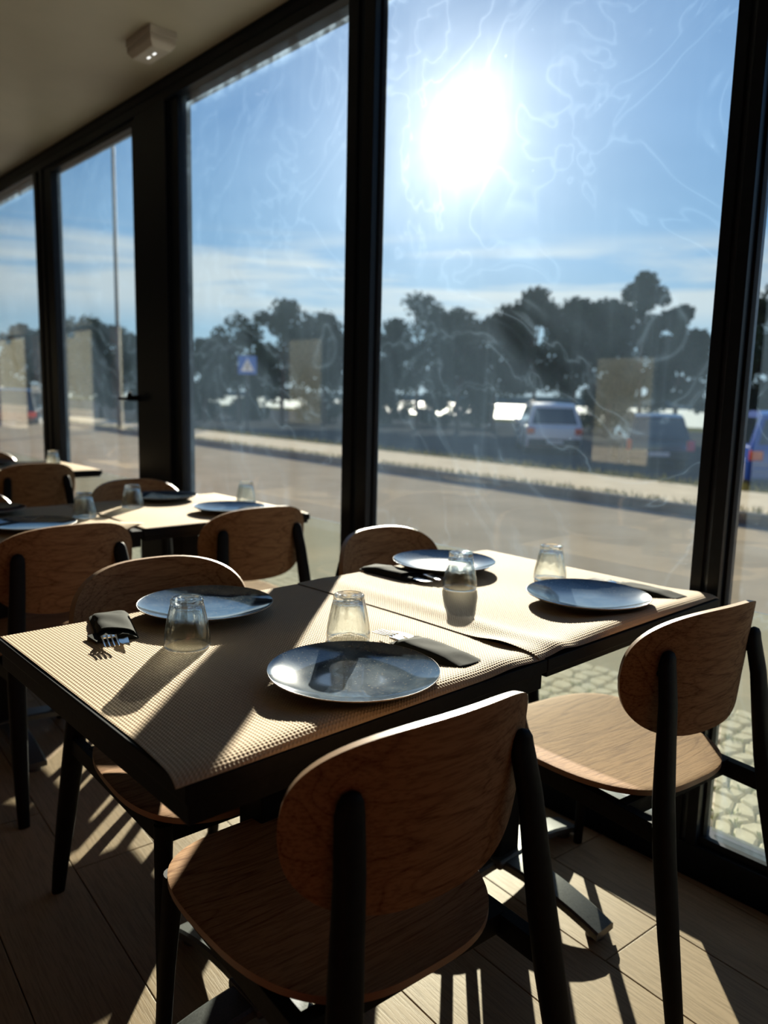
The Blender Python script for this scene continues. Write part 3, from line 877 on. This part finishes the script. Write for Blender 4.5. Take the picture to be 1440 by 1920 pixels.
def make_chair():
    o = empty('dining_chair')
    # seat
    N = 72; TH = 0.013
    rings = [0.0, 0.25, 0.5, 0.7, 0.84, 0.93, 0.985, 1.0]
    vs = []; fs = []; mi = []
    def P(r, q, top):
        x, y = outline(q, 0.222, 0.242, 3.1)
        x *= 1.0 + 0.055 * (y / 0.242) - 0.10 * max(0, -y / 0.242) ** 2
        x *= r; y *= r
        z = 0.447 - 0.007 * (1 - r * r) + 0.004 * max(0, abs(x) / 0.22) ** 3 - 0.010 * max(0, y / 0.24) ** 4
        if r > 0.98 and top: z -= 0.0012 * (r - 0.98) / 0.02
        return (x, y, z if top else z - TH)
    for top in (1, 0):
        for r in rings[1:]:
            for i in range(N): vs.append(P(r, 2 * pi * i / N, top))
        vs.append(P(0.0, 0, top))
    K = len(rings) - 1; half = K * N + 1
    for h in (0, 1):
        b0 = h * half
        for i in range(N):
            j = (i + 1) % N
            f = (b0 + K * N, b0 + i, b0 + j); fs.append(f if h == 0 else f[::-1]); mi.append(0)
            for k in range(K - 1):
                f = (b0 + k * N + i, b0 + (k + 1) * N + i, b0 + (k + 1) * N + j, b0 + k * N + j)
                fs.append(f if h == 0 else f[::-1]); mi.append(0)
    for i in range(N):
        j = (i + 1) % N; a = (K - 1) * N
        fs.append((a + i, half + a + i, half + a + j, a + j)); mi.append(1)
    me = mesh('seat', vs, fs, [M['oak'], M['ply_h']], True, mi); auto_smooth(me, 0.9)
    link('seat', me, o)
    # backrest: wide oval of bent plywood, ends curling forward
    vs = []; fs = []; mi = []; TB = 0.012
    def B(r, q, fr):
        s_, h = outline(q, 0.221, 0.131, 2.75)
        s_ *= 1 + 0.055 * min(0.0, h / 0.130)
        s_ *= r; h *= r
        z = 0.688 + h
        y = -0.262 + 0.074 * (abs(s_) / 0.222) ** 2.2 - h * 0.10
        # wrap: x shrinks slightly as the panel bends
        x = s_ * (1 - 0.03 * (abs(s_) / 0.214) ** 2)
        nx_ = -2.2 * 0.074 * math.copysign(abs(s_ / 0.222) ** 1.2, s_) / 0.222; nl = math.hypot(nx_, 1)
        k = TB / 2 if fr else -TB / 2
        return (x + k * nx_ / nl, y + k / nl, z)
    for fr in (1, 0):
        for r in rings[1:]:
            for i in range(N): vs.append(B(r, 2 * pi * i / N, fr))
        vs.append(B(0.0, 0, fr))
    for h in (0, 1):
        b0 = h * half
        for i in range(N):
            j = (i + 1) % N
            f = (b0 + K * N, b0 + i, b0 + j); fs.append(f[::-1] if h == 0 else f); mi.append(0)
            for k in range(K - 1):
                f = (b0 + k * N + i, b0 + (k + 1) * N + i, b0 + (k + 1) * N + j, b0 + k * N + j)
                fs.append(f[::-1] if h == 0 else f); mi.append(0)
    ne = len(fs)
    for i in range(N):
        j = (i + 1) % N; a = (K - 1) * N
        fs.append((a + i, a + j, half + a + j, half + a + i)); mi.append(1)
    me = mesh('backrest', vs, fs, [M['oak'], M['ply_v']], True, mi)
    uv = me.uv_layers.new(name='UVMap')
    for p in me.polygons[ne:]:
        for li, vi in zip(p.loop_indices, p.vertices): uv.data[li].uv = (0.5, 0.0 if vi < half else 1.0)
    auto_smooth(me, 0.9)
    link('backrest', me, o)
    # rear legs run up behind the backrest
    for s_ in (-1, 1):
        b = MB()
        yb = -0.262 + 0.074 * (0.150 / 0.222) ** 2.2 - 0.006
        pts = [(s_ * 0.208, -0.372, 0.0, 0.0145, 0.012), (s_ * 0.205, -0.360, 0.06, 0.0170, 0.014), (s_ * 0.195, -0.326, 0.22, 0.0215, 0.0165), (s_ * 0.184, -0.295, 0.38, 0.0240, 0.0175), (s_ * 0.177, -0.281, 0.47, 0.0240, 0.0165),
               (s_ * 0.168, -0.271, 0.56, 0.0230, 0.0145), (s_ * 0.159, -0.262, 0.65, 0.0215, 0.0125), (s_ * 0.151, yb - 0.012, 0.720, 0.0205, 0.0115),
               (s_ * 0.150, yb - 0.0125, 0.734, 0.0175, 0.0105), (s_ * 0.1495, yb - 0.0125, 0.743, 0.012, 0.008), (s_ * 0.1495, yb - 0.0125, 0.747, 0.003, 0.003)]
        b.bar(pts, 16, power=2.6)
        l = b.obj('rear_leg', M['black'], o); auto_smooth(l.data, 0.7)
        b = MB()
        b.bar([(s_ * 0.151, yb - 0.010, 0.700, 0.009, 0.009), (s_ * 0.151, yb + 0.002, 0.700, 0.009, 0.009), (s_ * 0.151, yb + 0.004, 0.700, 0.009, 0.009)], 12)
        bo = b.obj('bolt', M['black'], o); auto_smooth(bo.data, 0.7)
        b = MB()
        b.bar([(s_ * 0.205, 0.215, 0.0, 0.0115, 0.0115), (s_ * 0.195, 0.200, 0.25, 0.0150, 0.0150), (s_ * 0.185, 0.185, 0.425, 0.0175, 0.0175)], 16)
        l = b.obj('front_leg', M['black'], o); auto_smooth(l.data, 0.7)
    b = MB()
    for s_ in (-1, 1):
        b.loft([[(s_ * 0.185 - 0.011, 0.185, 0.388), (s_ * 0.185 + 0.011, 0.185, 0.388), (s_ * 0.185 + 0.011, 0.185, 0.428), (s_ * 0.185 - 0.011, 0.185, 0.428)],
                [(s_ * 0.183 - 0.011, -0.285, 0.385), (s_ * 0.183 + 0.011, -0.285, 0.385), (s_ * 0.183 + 0.011, -0.285, 0.423), (s_ * 0.183 - 0.011, -0.285, 0.423)]])
    b.box(-0.18, 0.18, 0.172, 0.194, 0.390, 0.427); b.box(-0.18, 0.18, -0.205, -0.183, 0.392, 0.426)
    b.box(-0.18, 0.18, -0.02, 0.01, 0.400, 0.424)
    b.obj('seat_frame', M['black'], o, bevel=0.001)
    return o


chair0 = make_chair()
G_C = 'oak plywood chairs with black legs round the tables'


def place_chair(x, y, rz, label, first=[True]):
    o = chair0 if first[0] else copy_tree(chair0); first[0] = False
    o.location = (x, y, 0); o.rotation_euler = (0, 0, math.radians(rz))
    return tag(o, label, 'chair', G_C)


place_chair(0.716, 0.878, -4, 'oak plywood chair with black legs, nearest the camera, its back turned to it')
place_chair(1.522, 0.885, -7, 'oak plywood chair at the right by the window, sunlight across its seat')
place_chair(0.790, 1.400, 178, 'oak plywood chair across the front table at its left end, seat corner sunlit')
place_chair(1.545, 1.420, 184, 'oak plywood chair across the front table, by the middle mullion')
place_chair(1.500, 0.885 + D2, -2, 'oak plywood chair at the second-row table, its full back seen beside the window')
place_chair(0.820, 0.885 + D2, 2, 'oak plywood chair at the second-row table, dark back at the left picture edge')
place_chair(1.480, 1.395 + D2, 180, 'oak plywood chair across the second-row table, just under the wide column')
place_chair(0.760, 1.400 + D2, 181, 'oak plywood chair across the second-row table, cut by the left picture edge')
place_chair(1.400, 0.885 + D3, 0, 'oak plywood chair at the far third-row table, its dark back to the camera')
place_chair(1.380, 1.380 + D3, 180, 'oak plywood chair on the far side of the third-row table, just its top showing')

# ================================================================ OUTSIDE
# kerb-parallel frame: g1 along the street, g2 across it
g1 = Vector((0.0805, 0.9968)); g2 = Vector((0.9968, -0.0805))


def G(u, v_, z): p = g2 * u + g1 * v_; return (p.x, p.y, z)


def strip(name, prof, v0, v1, mat, nv=1, thick=0.3, kind='structure'):
    """ground strip: prof = [(u, z)...] swept along the street"""
    vs = []; fs = []; n = len(prof)
    for k in range(nv + 1):
        v_ = v0 + (v1 - v0) * k / nv
        for (u, z) in prof: vs.append(G(u, v_, z))
        for (u, z) in prof: vs.append(G(u, v_, z - thick))
    for k in range(nv):
        a, b_ = k * 2 * n, (k + 1) * 2 * n
        for i in range(n - 1):
            fs.append((a + i, a + i + 1, b_ + i + 1, b_ + i)); fs.append((a + n + i, b_ + n + i, b_ + n + i + 1, a + n + i + 1))
        fs.append((a, b_, b_ + n, a + n)); fs.append((a + n - 1, a + 2 * n - 1, b_ + 2 * n - 1, b_ + n - 1))
    fs.append(tuple(range(n)) + tuple(range(2 * n - 1, n - 1, -1)))
    e_ = nv * 2 * n
    fs.append(tuple(e_ + i for i in reversed(range(n))) + tuple(e_ + i for i in range(n, 2 * n)))
    o = link(name, mesh(name, vs, fs, mat)); return tag(o, kind=kind)


# cobbled footway just outside the glass
walk = box('pavement', 1.97, 3.10, -6, 40, -0.30, -0.035, M['joint'], kind='structure')
road = MB(); road.add([(3.10, -30, -0.06), (9.6 - 4, -30, -0.06), (13.0, 90, -0.06), (3.10, 90, -0.06), (3.10, -30, -0.4), (9.6 - 4, -30, -0.4), (13.0, 90, -0.4), (3.10, 90, -0.4)],
                      [(0, 1, 2, 3), (4, 7, 6, 5), (0, 4, 5, 1), (1, 5, 6, 2), (2, 6, 7, 3), (3, 7, 4, 0)])
strip('road', [(2.2, -0.0605), (8.15, -0.0605)], -30, 120, M['asphalt'])
bpy.data.objects['road'].location.z = 0.0
# cut the street slab where it would run under the footway: footway sits 2.5 cm higher and hides it
stones = []
vis = []
cs = 0.074
rows = int(1.13 / cs)
R2 = random.Random(3)
ny_ = int(12.0 / cs)
base_pts = {}
for i in range(rows + 1):
    for j in range(ny_ + 1):
        base_pts[i, j] = (1.975 + 1.12 * i / rows + (R2.uniform(-0.014, 0.014) if 0 < i < rows else 0), -0.6 + j * cs + R2.uniform(-0.015, 0.015) + (0.5 * cs if i % 2 else 0) * 0.5)
cells = []
for i in range(rows):
    for j in range(ny_):
        q = [base_pts[i, j], base_pts[i + 1, j], base_pts[i + 1, j + 1], base_pts[i, j + 1]]
        cx = sum(p[0] for p in q) / 4; cyy = sum(p[1] for p in q) / 4
        cells.append((cx, cyy, q))
# which stones the photograph shows largest: those seen past the table and chair, nearest first
cells.sort(key=lambda c_: math.hypot(c_[0], c_[1] - 0.35) + (5 if c_[1] < 0.35 else 0))


def stone_geo(q, cx, cyy, zt):
    g = 0.0055; vs = []; top = []; bot = []; mid = []
    pts = []
    for k in range(4):      # cut the corners so every stone has eight sides
        p0, p1 = Vector(q[k]), Vector(q[(k + 1) % 4])
        d = (p1 - p0); L_ = d.length
        t0 = R2.uniform(0.12, 0.24); t1 = R2.uniform(0.12, 0.24)
        pts.append(p0 + d * t0); pts.append(p1 - d * t1)
    c_ = Vector((cx, cyy))
    for sc, z in ((1.0, -0.055), (1.0, zt - 0.006), (0.86, zt)):
        for p in pts:
            w_ = p - c_; L_ = w_.length; w_ = w_ * ((L_ - g) / L_) * sc
            vs.append((w_.x, w_.y, z))
    fs = []
    for k in range(2):
        for i in range(8):
            j = (i + 1) % 8; fs.append((k * 8 + i, k * 8 + j, k * 8 + 8 + j, k * 8 + 8 + i))
    fs.append(tuple(16 + i for i in range(8)))
    return vs, fs


rest = MB()
for n_, (cx, cyy, q) in enumerate(cells):
    zt = -0.012 + R2.uniform(-0.004, 0.003)
    vs, fs = stone_geo(q, cx, cyy, zt)
    if n_ < 300:
        link('cobblestone', mesh('cobblestone', vs, fs, M['cobble']), walk, (cx, cyy, 0))
    else:
        rest.add([(x + cx, y + cyy, z) for x, y, z in vs], fs)
ro = rest.obj('cobblestones_farther_off', M['cobble'], walk, fix=False); tag(ro, kind='stuff')
# weeds in the joints
wd = MB()
for k in range(420):
    c_ = cells[R2.randrange(0, 330)]; p = c_[2][R2.randrange(4)]
    x, y = p[0] + R2.uniform(-.02, .02), p[1] + R2.uniform(-.02, .02)
    for b_ in range(3):
        a_ = R2.uniform(0, 2 * pi); L_ = R2.uniform(0.006, 0.018); ww = 0.0035
        dx, dy = cos(a_), sin(a_)
        wd.add([(x - dy * ww, y + dx * ww, -0.03), (x + dy * ww, y - dx * ww, -0.03), (x + dx * L_ + dy * ww, y + dy * L_ - dx * ww, -0.010 + L_ * 0.4), (x + dx * L_ * 1.4, y + dy * L_ * 1.4, -0.006 + L_ * .3)], [(0, 1, 2, 3)])
M['weed'] = M_noisy('moss_and_weeds', (0.10, 0.13, 0.02), (0.16, 0.18, 0.04), 40, 0.8)
wo = wd.obj('joint_weeds', M['weed'], fix=False)
tag(wo, 'tufts of green moss and weeds between the pale cobbles outside the window', 'weeds', kind='stuff')

# far kerb of single stones, pavement behind it, car park, bank, water
kerb = empty('kerb', kind='structure')
kme = MB().box(-0.075, 0.075, -0.495, 0.495, -0.25, 0.065).obj('km', M['kerb'], bevel=0.012)
kd = kme.data; kd.name = 'kerb_stone'; bpy.data.objects.remove(kme)
for k in range(2, 34):
    p = G(8.225, k, 0); link('kerb_stone', kd, kerb, p, (0, 0, math.atan2(g1.y, g1.x) - pi / 2))
strip('kerb_line', [(8.15, 0.06), (8.30, 0.06)], 33.5, 120, M['kerb'])
strip('pavement_far', [(8.301, 0.055), (10.6, 0.03)], -30, 120, M['verge'])
strip('verge', [(10.6, 0.028), (11.3, -0.02), (12.4, -0.35)], -30, 120, M['grassbank'])
strip('car_park', [(12.4, -0.36), (13.5, -0.5), (46, -0.5)], -30, 140, M['parking'])
strip('bank', [(46, -0.5), (52, -0.4), (58, -1.6)], -80, 200, M['grassbank'])
o = strip('lake', [(57.5, -1.5), (420, -1.5)], -600, 900, M['water'])
o = strip('far_shore', [(420, -1.6), (421, 3.6), (470, 5.0)], -600, 900, M['far_land'], thick=8)
# grass on the edge of the far pavement
gr = MB()
for k in range(5200):
    v_ = R2.uniform(1.5, 30); u = R2.choice([R2.gauss(8.45, 0.08), R2.uniform(10.4, 11.4)])
    x, y, z = G(u, v_, 0.04 if u < 10.6 else 0.0); a_ = R2.uniform(0, pi); L_ = R2.uniform(0.03, 0.09) if u < 9 else R2.uniform(0.05, 0.14); ww = 0.012
    lx, ly = R2.uniform(-.04, .04), R2.uniform(-.04, .04)
    gr.add([(x - cos(a_) * ww, y - sin(a_) * ww, z), (x + cos(a_) * ww, y + sin(a_) * ww, z), (x + lx, y + ly, z + L_)], [(0, 1, 2)])
M['grass'] = M_noisy('verge_grass', (0.12, 0.12, 0.035), (0.22, 0.20, 0.08), 1.0, 0.9, matte=True)
tag(gr.obj('grass', M['grass'], fix=False), 'thin dry grass along the far pavement across the road', 'grass', kind='stuff')


# trees
def ray_at(px, dist):
    """ground position in the direction seen at column px of the photograph's horizon, used to survey where things stand"""
    d = RX * (px - 720) + RD * (760 - 960) + RF * 1442
    d.z = 0; d.normalize()
    return d * dist


def make_tree(name, x, y, z0, h, crown_r, crown_h, seed, label, lean=0.0, leaf=0.12, n=9000, trunk_r=0.13, flat=1.0, group='park trees in front of the lake', cat='tree'):
    r_ = random.Random(seed)
    o = empty(name, (x, y, z0), label=label, cat=cat, group=group)
    tb = MB()
    hc = h - crown_h
    pts = [(0, 0, -0.1, trunk_r * 1.3, trunk_r * 1.3)]
    for k in range(1, 7):
        s_ = k / 6
        pts.append((lean * s_ + r_.uniform(-.08, .08), r_.uniform(-.08, .08), (h * 0.72) * s_, trunk_r * (1.05 - 0.75 * s_), trunk_r * (1.05 - 0.75 * s_)))
    tb.bar(pts, 8)
    clumps = []
    nb = 42
    for k in range(nb):
        a_ = r_.uniform(0, 2 * pi); e_ = r_.uniform(-0.75, 1.0)
        rr = crown_r * math.sqrt(max(0.05, 1 - e_ * e_)) * r_.uniform(0.35, 1.05) * (1 - 0.25 * max(0, e_))
        cx, cy_, cz = lean + rr * cos(a_), rr * sin(a_) * flat, hc + crown_h * (0.46 + 0.46 * e_) + r_.uniform(-.2, .2)
        clumps.append((cx, cy_, cz, crown_r * r_.uniform(0.17, 0.33)))
        st_ = pts[r_.randrange(3, 6)]
        if k < 14: tb.bar([(st_[0], st_[1], st_[2], trunk_r * .4, trunk_r * .4), ((st_[0] + cx) / 2, (st_[1] + cy_) / 2, (st_[2] + cz) / 2 + 0.1, trunk_r * .25, trunk_r * .25), (cx, cy_, cz, trunk_r * .1, trunk_r * .1)], 6)
    t_ = tb.obj('trunk', M['bark'], o); auto_smooth(t_.data, 0.8)
    rs = np.random.RandomState(seed)
    ci = rs.randint(0, nb, n); C_ = np.array(clumps)[ci]
    d = rs.normal(size=(n, 3)); d /= np.linalg.norm(d, axis=1)[:, None]
    rad = C_[:, 3:4] * (0.25 + 0.95 * rs.rand(n, 1) ** 0.7)
    P_ = C_[:, :3] + d * rad * np.array([1, 1, 0.8])
    a_ = rs.normal(size=(n, 3)); a_ /= np.linalg.norm(a_, axis=1)[:, None]
    b_ = np.cross(a_, rs.normal(size=(n, 3))); b_ /= np.linalg.norm(b_, axis=1)[:, None]
    sz = leaf * (0.6 + 0.8 * rs.rand(n, 1))
    V = np.stack([P_ - a_ * sz, P_ - b_ * sz * 0.6, P_ + a_ * sz, P_ + b_ * sz * 0.6], 1).reshape(-1, 3).astype(np.float32)
    me = bpy.data.meshes.new('foliage')
    me.vertices.add(4 * n); me.vertices.foreach_set('co', V.ravel())
    me.loops.add(4 * n); me.loops.foreach_set('vertex_index', np.arange(4 * n, dtype=np.int32))
    me.polygons.add(n); me.polygons.foreach_set('loop_start', np.arange(0, 4 * n, 4, dtype=np.int32))
    me.update(calc_edges=True); me.materials.append(M['leaf'])
    f = link('foliage', me, o); tag(f, kind='stuff')
    return o


ZPK = -0.5
TREES = [  # column where it is seen, distance, level of its top in the photograph, crown radius, crown height, label
    (385, 47, 640, 1.5, 3.2, 'low rounded tree at the left edge of the middle pane'),
    (448, 45, 600, 1.9, 4.2, 'dark bushy tree behind the blue crossing sign'),
    (530, 43, 568, 2.2, 4.9, 'tallest dark tree seen in the middle pane'),
    (608, 46, 590, 1.7, 4.2, 'tree just left of the middle mullion'),
    (690, 44, 600, 1.9, 4.2, 'tree mostly hidden behind the middle mullion'),
    (782, 43, 562, 2.2, 4.8, 'broad tree just right of the middle mullion'),
    (860, 42, 585, 1.9, 4.4, 'tree standing left of the white car'),
    (925, 43, 572, 2.0, 4.8, 'tree whose trunk rises beside the hedge left of the white car'),
    (1000, 42, 550, 1.9, 5.0, 'pointed tree right behind the white car'),
    (1075, 41, 572, 1.9, 4.6, 'tree between the white car and the dark hatchback'),
    (1140, 40, 568, 1.8, 4.6, 'tree standing directly behind the dark hatchback'),
    (1198, 39, 515, 1.55, 6.4, 'tallest slender tree in the right pane'),
    (1268, 38, 572, 1.4, 4.8, 'last tree before the right mullion, thin trunk'),
    (1465, 34, 560, 2.4, 5.0, 'tree at the right picture edge beyond the blue car'),
    (190, 50, 605, 2.2, 4.5, 'dark tree through the glazed door, left of the lamp post'),
    (258, 47, 630, 1.7, 4.2, 'dark tree right behind the tall lamp post'),
    (120, 52, 610, 2.2, 4.6, 'dark tree hidden partly by the thin left mullion'),
    (52, 55, 615, 2.0, 4.4, 'dark tree at the left edge of the picture'),
]
for k, (px, dist, ytop, cr, ch, lb) in enumerate(TREES):
    p = ray_at(px, dist)
    h = (753 + 0.0245 * (px - 720) - ytop) / 1442 * dist + CAM_Z - ZPK - 0.35
    make_tree('tree', p.x, p.y, ZPK, h, cr * 1.12, ch * 1.12, 100 + k, lb, lean=rnd.uniform(-.2, .2))
for k, (px, dist, h, wd_) in enumerate([(732, 50, 2.1, 1.5), (818, 50, 2.0, 1.4), (893, 49, 2.2, 1.3), (600, 52, 1.9, 1.8), (462, 54, 1.6, 1.5), (372, 53, 1.4, 1.4), (1135, 46, 2.0, 1.7)]):
    p = ray_at(px, dist)
    lb = ['hedge bush right of the middle mullion', 'hedge bush between two trunks in the right pane', 'hedge bush left of the white car', 'low bush left of the middle mullion',
          'low bush under the crossing sign', 'low bush near the wide column', 'low bush between the two parked cars'][k]
    make_tree('bush', p.x, p.y, ZPK, h, wd_, h * 0.95, 300 + k, 'dark green ' + lb, n=4000, trunk_r=0.05, group='hedge bushes by the lake', cat='bush', leaf=0.10)

# street lamp and crossing sign
p = ray_at(224, 27)
lp = empty('lamp_post', (p.x, p.y, -0.1), label='tall thin grey street lamp post seen through the glazed door pane', cat='lamp')
b = MB().bar([(0, 0, 0, 0.10, 0.10), (0, 0, 1.2, 0.09, 0.09), (0, 0, 1.25, 0.07, 0.07), (0, 0, 10.6, 0.045, 0.045)], 14)
auto_smooth(b.obj('pole', M['galv'], lp).data, 0.7)
auto_smooth(MB().bar([(0, 0, 10.5, 0.04, 0.04), (0.2, -0.2, 10.9, 0.035, 0.035), (0.9, -0.9, 11.1, 0.03, 0.03)], 10).obj('arm', M['galv'], lp).data, 0.7)
MB().box(0.75, 1.3, -1.3, -0.75, 11.02, 11.16).obj('lamp_head', M['galv'], lp, bevel=0.03)
MB().box(-0.14, 0.14, -0.14, 0.14, -0.1, 0.03).obj('base_plate', M['galv'], lp, bevel=0.01)
p = ray_at(464, 30)
sg = empty('crossing_sign', (p.x, p.y, -0.4), math.atan2(p.y, p.x) - pi / 2, label='square blue pedestrian crossing sign with white triangle on a grey pole', cat='sign')
auto_smooth(MB().bar([(0, 0, -0.1, 0.03, 0.03), (0, 0, 3.1, 0.03, 0.03)], 12).obj('pole', M['galv'], sg).data, 0.7)
MB().box(-0.34, 0.34, -0.05, -0.035, 2.35, 3.03).obj('sign_plate', M['sign_blue'], sg, bevel=0.003)
me = MB().loft([[(-0.25, -0.056, 2.46), (0.25, -0.056, 2.46), (0, -0.056, 2.92)], [(-0.25, -0.050, 2.46), (0.25, -0.050, 2.46), (0, -0.050, 2.92)]])
me.obj('triangle', M['sign_white'], sg)
b = MB()     # walking figure
b.lathe([(0.0005, -0.022), (0.016, -0.016), (0.022, 0), (0.016, 0.016), (0.0005, 0.022)], 12, c=(0.0, -0.058, 2.755))
for seg in ([(0, 2.73), (0.0, 2.63)], [(0, 2.63), (-0.06, 2.5)], [(0, 2.63), (0.06, 2.5)], [(0, 2.71), (-0.05, 2.65)], [(0, 2.71), (0.05, 2.65)]):
    (xa, za), (xb, zb) = seg
    b.bar([(xa, -0.058, za, 0.013, 0.004), (xb, -0.058, zb, 0.011, 0.004)], 8)
b.obj('walking_figure', M['sign_black'], sg)


# cars
def make_car(name, loc, heading, paint, L, Wd, H, style, label, lights=True):
    """heading: direction the bonnet points, degrees from +x; local +x is forward"""
    o = empty(name, loc, math.radians(heading), label=label, cat='car', group='cars in the car park across the road')
    hw = Wd / 2; zb = 0.30; belt = H * 0.56
    # side profile of the lower body (x, z)
    low = [(-L / 2, zb + 0.05), (-L / 2 - 0.03, 0.55), (-L / 2 + 0.02, belt - 0.05), (-L / 2 + 0.10, belt), (L / 2 - 1.05, belt), (L / 2 - 0.25, belt - 0.16), (L / 2 - 0.02, belt - 0.36), (L / 2, zb + 0.08), (L / 2 - 0.1, zb - 0.05), (-L / 2 + 0.1, zb - 0.05)]
    b = MB(); rings = []
    for y, sc in ((-hw, 0.94), (-hw + 0.05, 1.0), (0, 1.012), (hw - 0.05, 1.0), (hw, 0.94)):
        rings.append([(x * sc, y, zb - 0.05 + (z - zb + 0.05) * (0.985 if abs(y) == hw else 1.0)) for x, z in low])
    b.loft(rings)
    bd = b.obj('body', M[paint], o); auto_smooth(bd.data, 0.6)
    rear = 0.12 if style == 'van' else 0.30
    roof0, roof1 = -L / 2 + rear + 0.12, L / 2 - 1.75
    cab = [(-L / 2 + 0.06, belt - 0.02), (roof0, H - 0.08), (roof0 + 0.25, H), (roof1 - 0.35, H), (roof1, H - 0.07), (L / 2 - 1.0, belt - 0.02)]
    def yw(z): return hw - 0.02 - 0.20 * max(0, (z - belt) / (H - belt))
    b = MB()
    b.loft([[(x, -yw(z), z) for x, z in cab], [(x, 0, z + (0.02 if z > belt else 0)) for x, z in cab], [(x, yw(z), z) for x, z in cab]])
    rf = b.obj('roof', M[paint], o); auto_smooth(rf.data, 0.5)
    # rear window
    zt, z0_ = H - 0.16, belt + 0.06
    def xr(z): return -L / 2 + 0.06 + (roof0 + L / 2 - 0.06) * (z - belt + 0.02) / (H - 0.08 - belt + 0.02) - 0.012
    b = MB().loft([[(xr(z0_), -yw(z0_) + 0.12, z0_), (xr(z0_), yw(z0_) - 0.12, z0_), (xr(zt), yw(zt) - 0.10, zt), (xr(zt), -yw(zt) + 0.10, zt)],
                   [(xr(z0_) + 0.02, -yw(z0_) + 0.12, z0_), (xr(z0_) + 0.02, yw(z0_) - 0.12, z0_), (xr(zt) + 0.02, yw(zt) - 0.10, zt), (xr(zt) + 0.02, -yw(zt) + 0.10, zt)]])
    b.obj('rear_window', M['car_glass'], o)
    xs_ = [-L / 2 + 0.45, -L / 2 + 1.35, -L / 2 + 2.15, L / 2 - 1.45]
    for sd in (-1, 1):
        for k in range(3):
            xa, xb = xs_[k] + 0.04, xs_[k + 1] - 0.04
            za, zc_ = belt + 0.05, H - 0.14
            xat = xa + (0.12 if k == 0 else 0.0); xbt = xb - (0.42 if k == 2 else 0.0)
            q = [(xa, za), (xb, za), (xbt, zc_), (xat, zc_)]
            b = MB().loft([[(x, sd * (yw(z) + 0.006), z) for x, z in q], [(x, sd * (yw(z) - 0.01), z) for x, z in q]])
            b.obj('side_window', M['car_glass'], o)
        b = MB().box(0, 0.3, -0.04, 0.04, 0, 0.14).obj('mirror', M[paint], o, loc=(L / 2 - 1.55, sd * (hw + 0.07), belt + 0.02), bevel=0.02)
        b.scale = (0.6, 2.0, 1.0)
        for xx in (-L / 2 + 0.85, L / 2 - 0.85):
            wl = MB()
            wl.lathe([(0.001, -0.10), (0.20, -0.10), (0.30, -0.10), (0.335, -0.07), (0.335, 0.07), (0.30, 0.10), (0.20, 0.10), (0.001, 0.10)], 24)
            wo_ = wl.obj('wheel', M['rubber'], o, loc=(xx, sd * (hw - 0.09), 0.335), rot=(pi / 2, 0, 0)); auto_smooth(wo_.data, 0.6)
            hc = MB().lathe([(0.001, 0), (0.19, 0), (0.20, 0.01), (0.001, 0.025)], 16)
            hc.obj('hubcap', M['galv'], wo_, loc=(0, 0, 0.101 if sd < 0 else -0.101), rot=(0 if sd < 0 else pi, 0, 0))
        tl = MB()
        if style == 'van': tl.box(-L / 2 - 0.035, -L / 2 + 0.10, sd * hw * 0.97 - 0.10, sd * hw * 0.97 + 0.02 if sd > 0 else sd * hw * 0.97 + 0.10, belt - 0.30, belt - 0.02)
        else: tl.box(-L / 2 - 0.04, -L / 2 + 0.12, sd * (hw - 0.12) - 0.12, sd * (hw - 0.12) + 0.12, belt - 0.26, belt - 0.06)
        tl.obj('tail_light', M['red_lens'], o, bevel=0.02)
    MB().box(-L / 2 - 0.09, -L / 2 + 0.06, -hw + 0.06, hw - 0.06, zb, zb + 0.22).obj('rear_bumper', M['bumper'] if style != 'blue' else M[paint], o, bevel=0.03)
    MB().box(-L / 2 - 0.105, -L / 2 - 0.085, -0.26, 0.26, zb + 0.07, zb + 0.18).obj('number_plate', M['plate_white'], o, bevel=0.003)
    if style == 'suv':
        for sd in (-1, 1):
            MB().bar([(roof0 + 0.3, sd * (yw(H) - 0.06), H + 0.0, 0.015, 0.015), (roof0 + 0.4, sd * (yw(H) - 0.06), H + 0.05, 0.015, 0.015), (roof1 - 0.5, sd * (yw(H) - 0.06), H + 0.05, 0.015, 0.015), (roof1 - 0.4, sd * (yw(H) - 0.06), H, 0.015, 0.015)], 8).obj('roof_rail', M['galv'], o)
    return o


p = ray_at(1026, 27.5); make_car('parked_car', (p.x, p.y, ZPK), 43, 'car_white', 4.4, 1.76, 1.66, 'suv', 'white off-road car parked among the trees, rear towards the window')
p = ray_at(1216, 23.3); make_car('parked_car', (p.x, p.y, ZPK), 38, 'car_dark', 4.1, 1.62, 1.45, 'van', 'dark hatchback parked right of the white car, glints on its side')
p = ray_at(1472, 19.0); make_car('parked_car', (p.x, p.y, ZPK), 30, 'car_blue', 4.2, 1.80, 1.62, 'blue', 'blue car with red tail light cut by the right picture edge')
p = ray_at(42, 33); make_car('parked_car', (p.x, p.y, ZPK), 60, 'car_dark', 4.4, 1.8, 1.7, 'suv', 'dark car far off at the left picture edge')

# the sunlit house across the lane behind the cafe, mirrored faintly in the glazing
hs = empty('house', (-16.0, 12, 0), label='cream rendered house across the lane behind the cafe', cat='building')
MB().box(-6, 0, -24, 100, -0.3, 9.0).obj('wall', M['render'], hs)
for k in range(12):
    MB().box(-0.02, 0.04, -11.5 + k * 6.4, -10.3 + k * 6.4, 4.6, 6.1).obj('window', M['car_glass'], hs, bevel=0.01)
box('lane', -16.0, XW - 0.2, -12, 110, -0.3, -0.05, M['verge'], kind='structure')
# flat roof above the ceiling keeps the sky out
box('roof', XW - 0.3, 2.02, Y0R - 0.3, Y1R + 0.3, ZC + 0.12, ZC + 0.35, M['frame'], kind='structure')
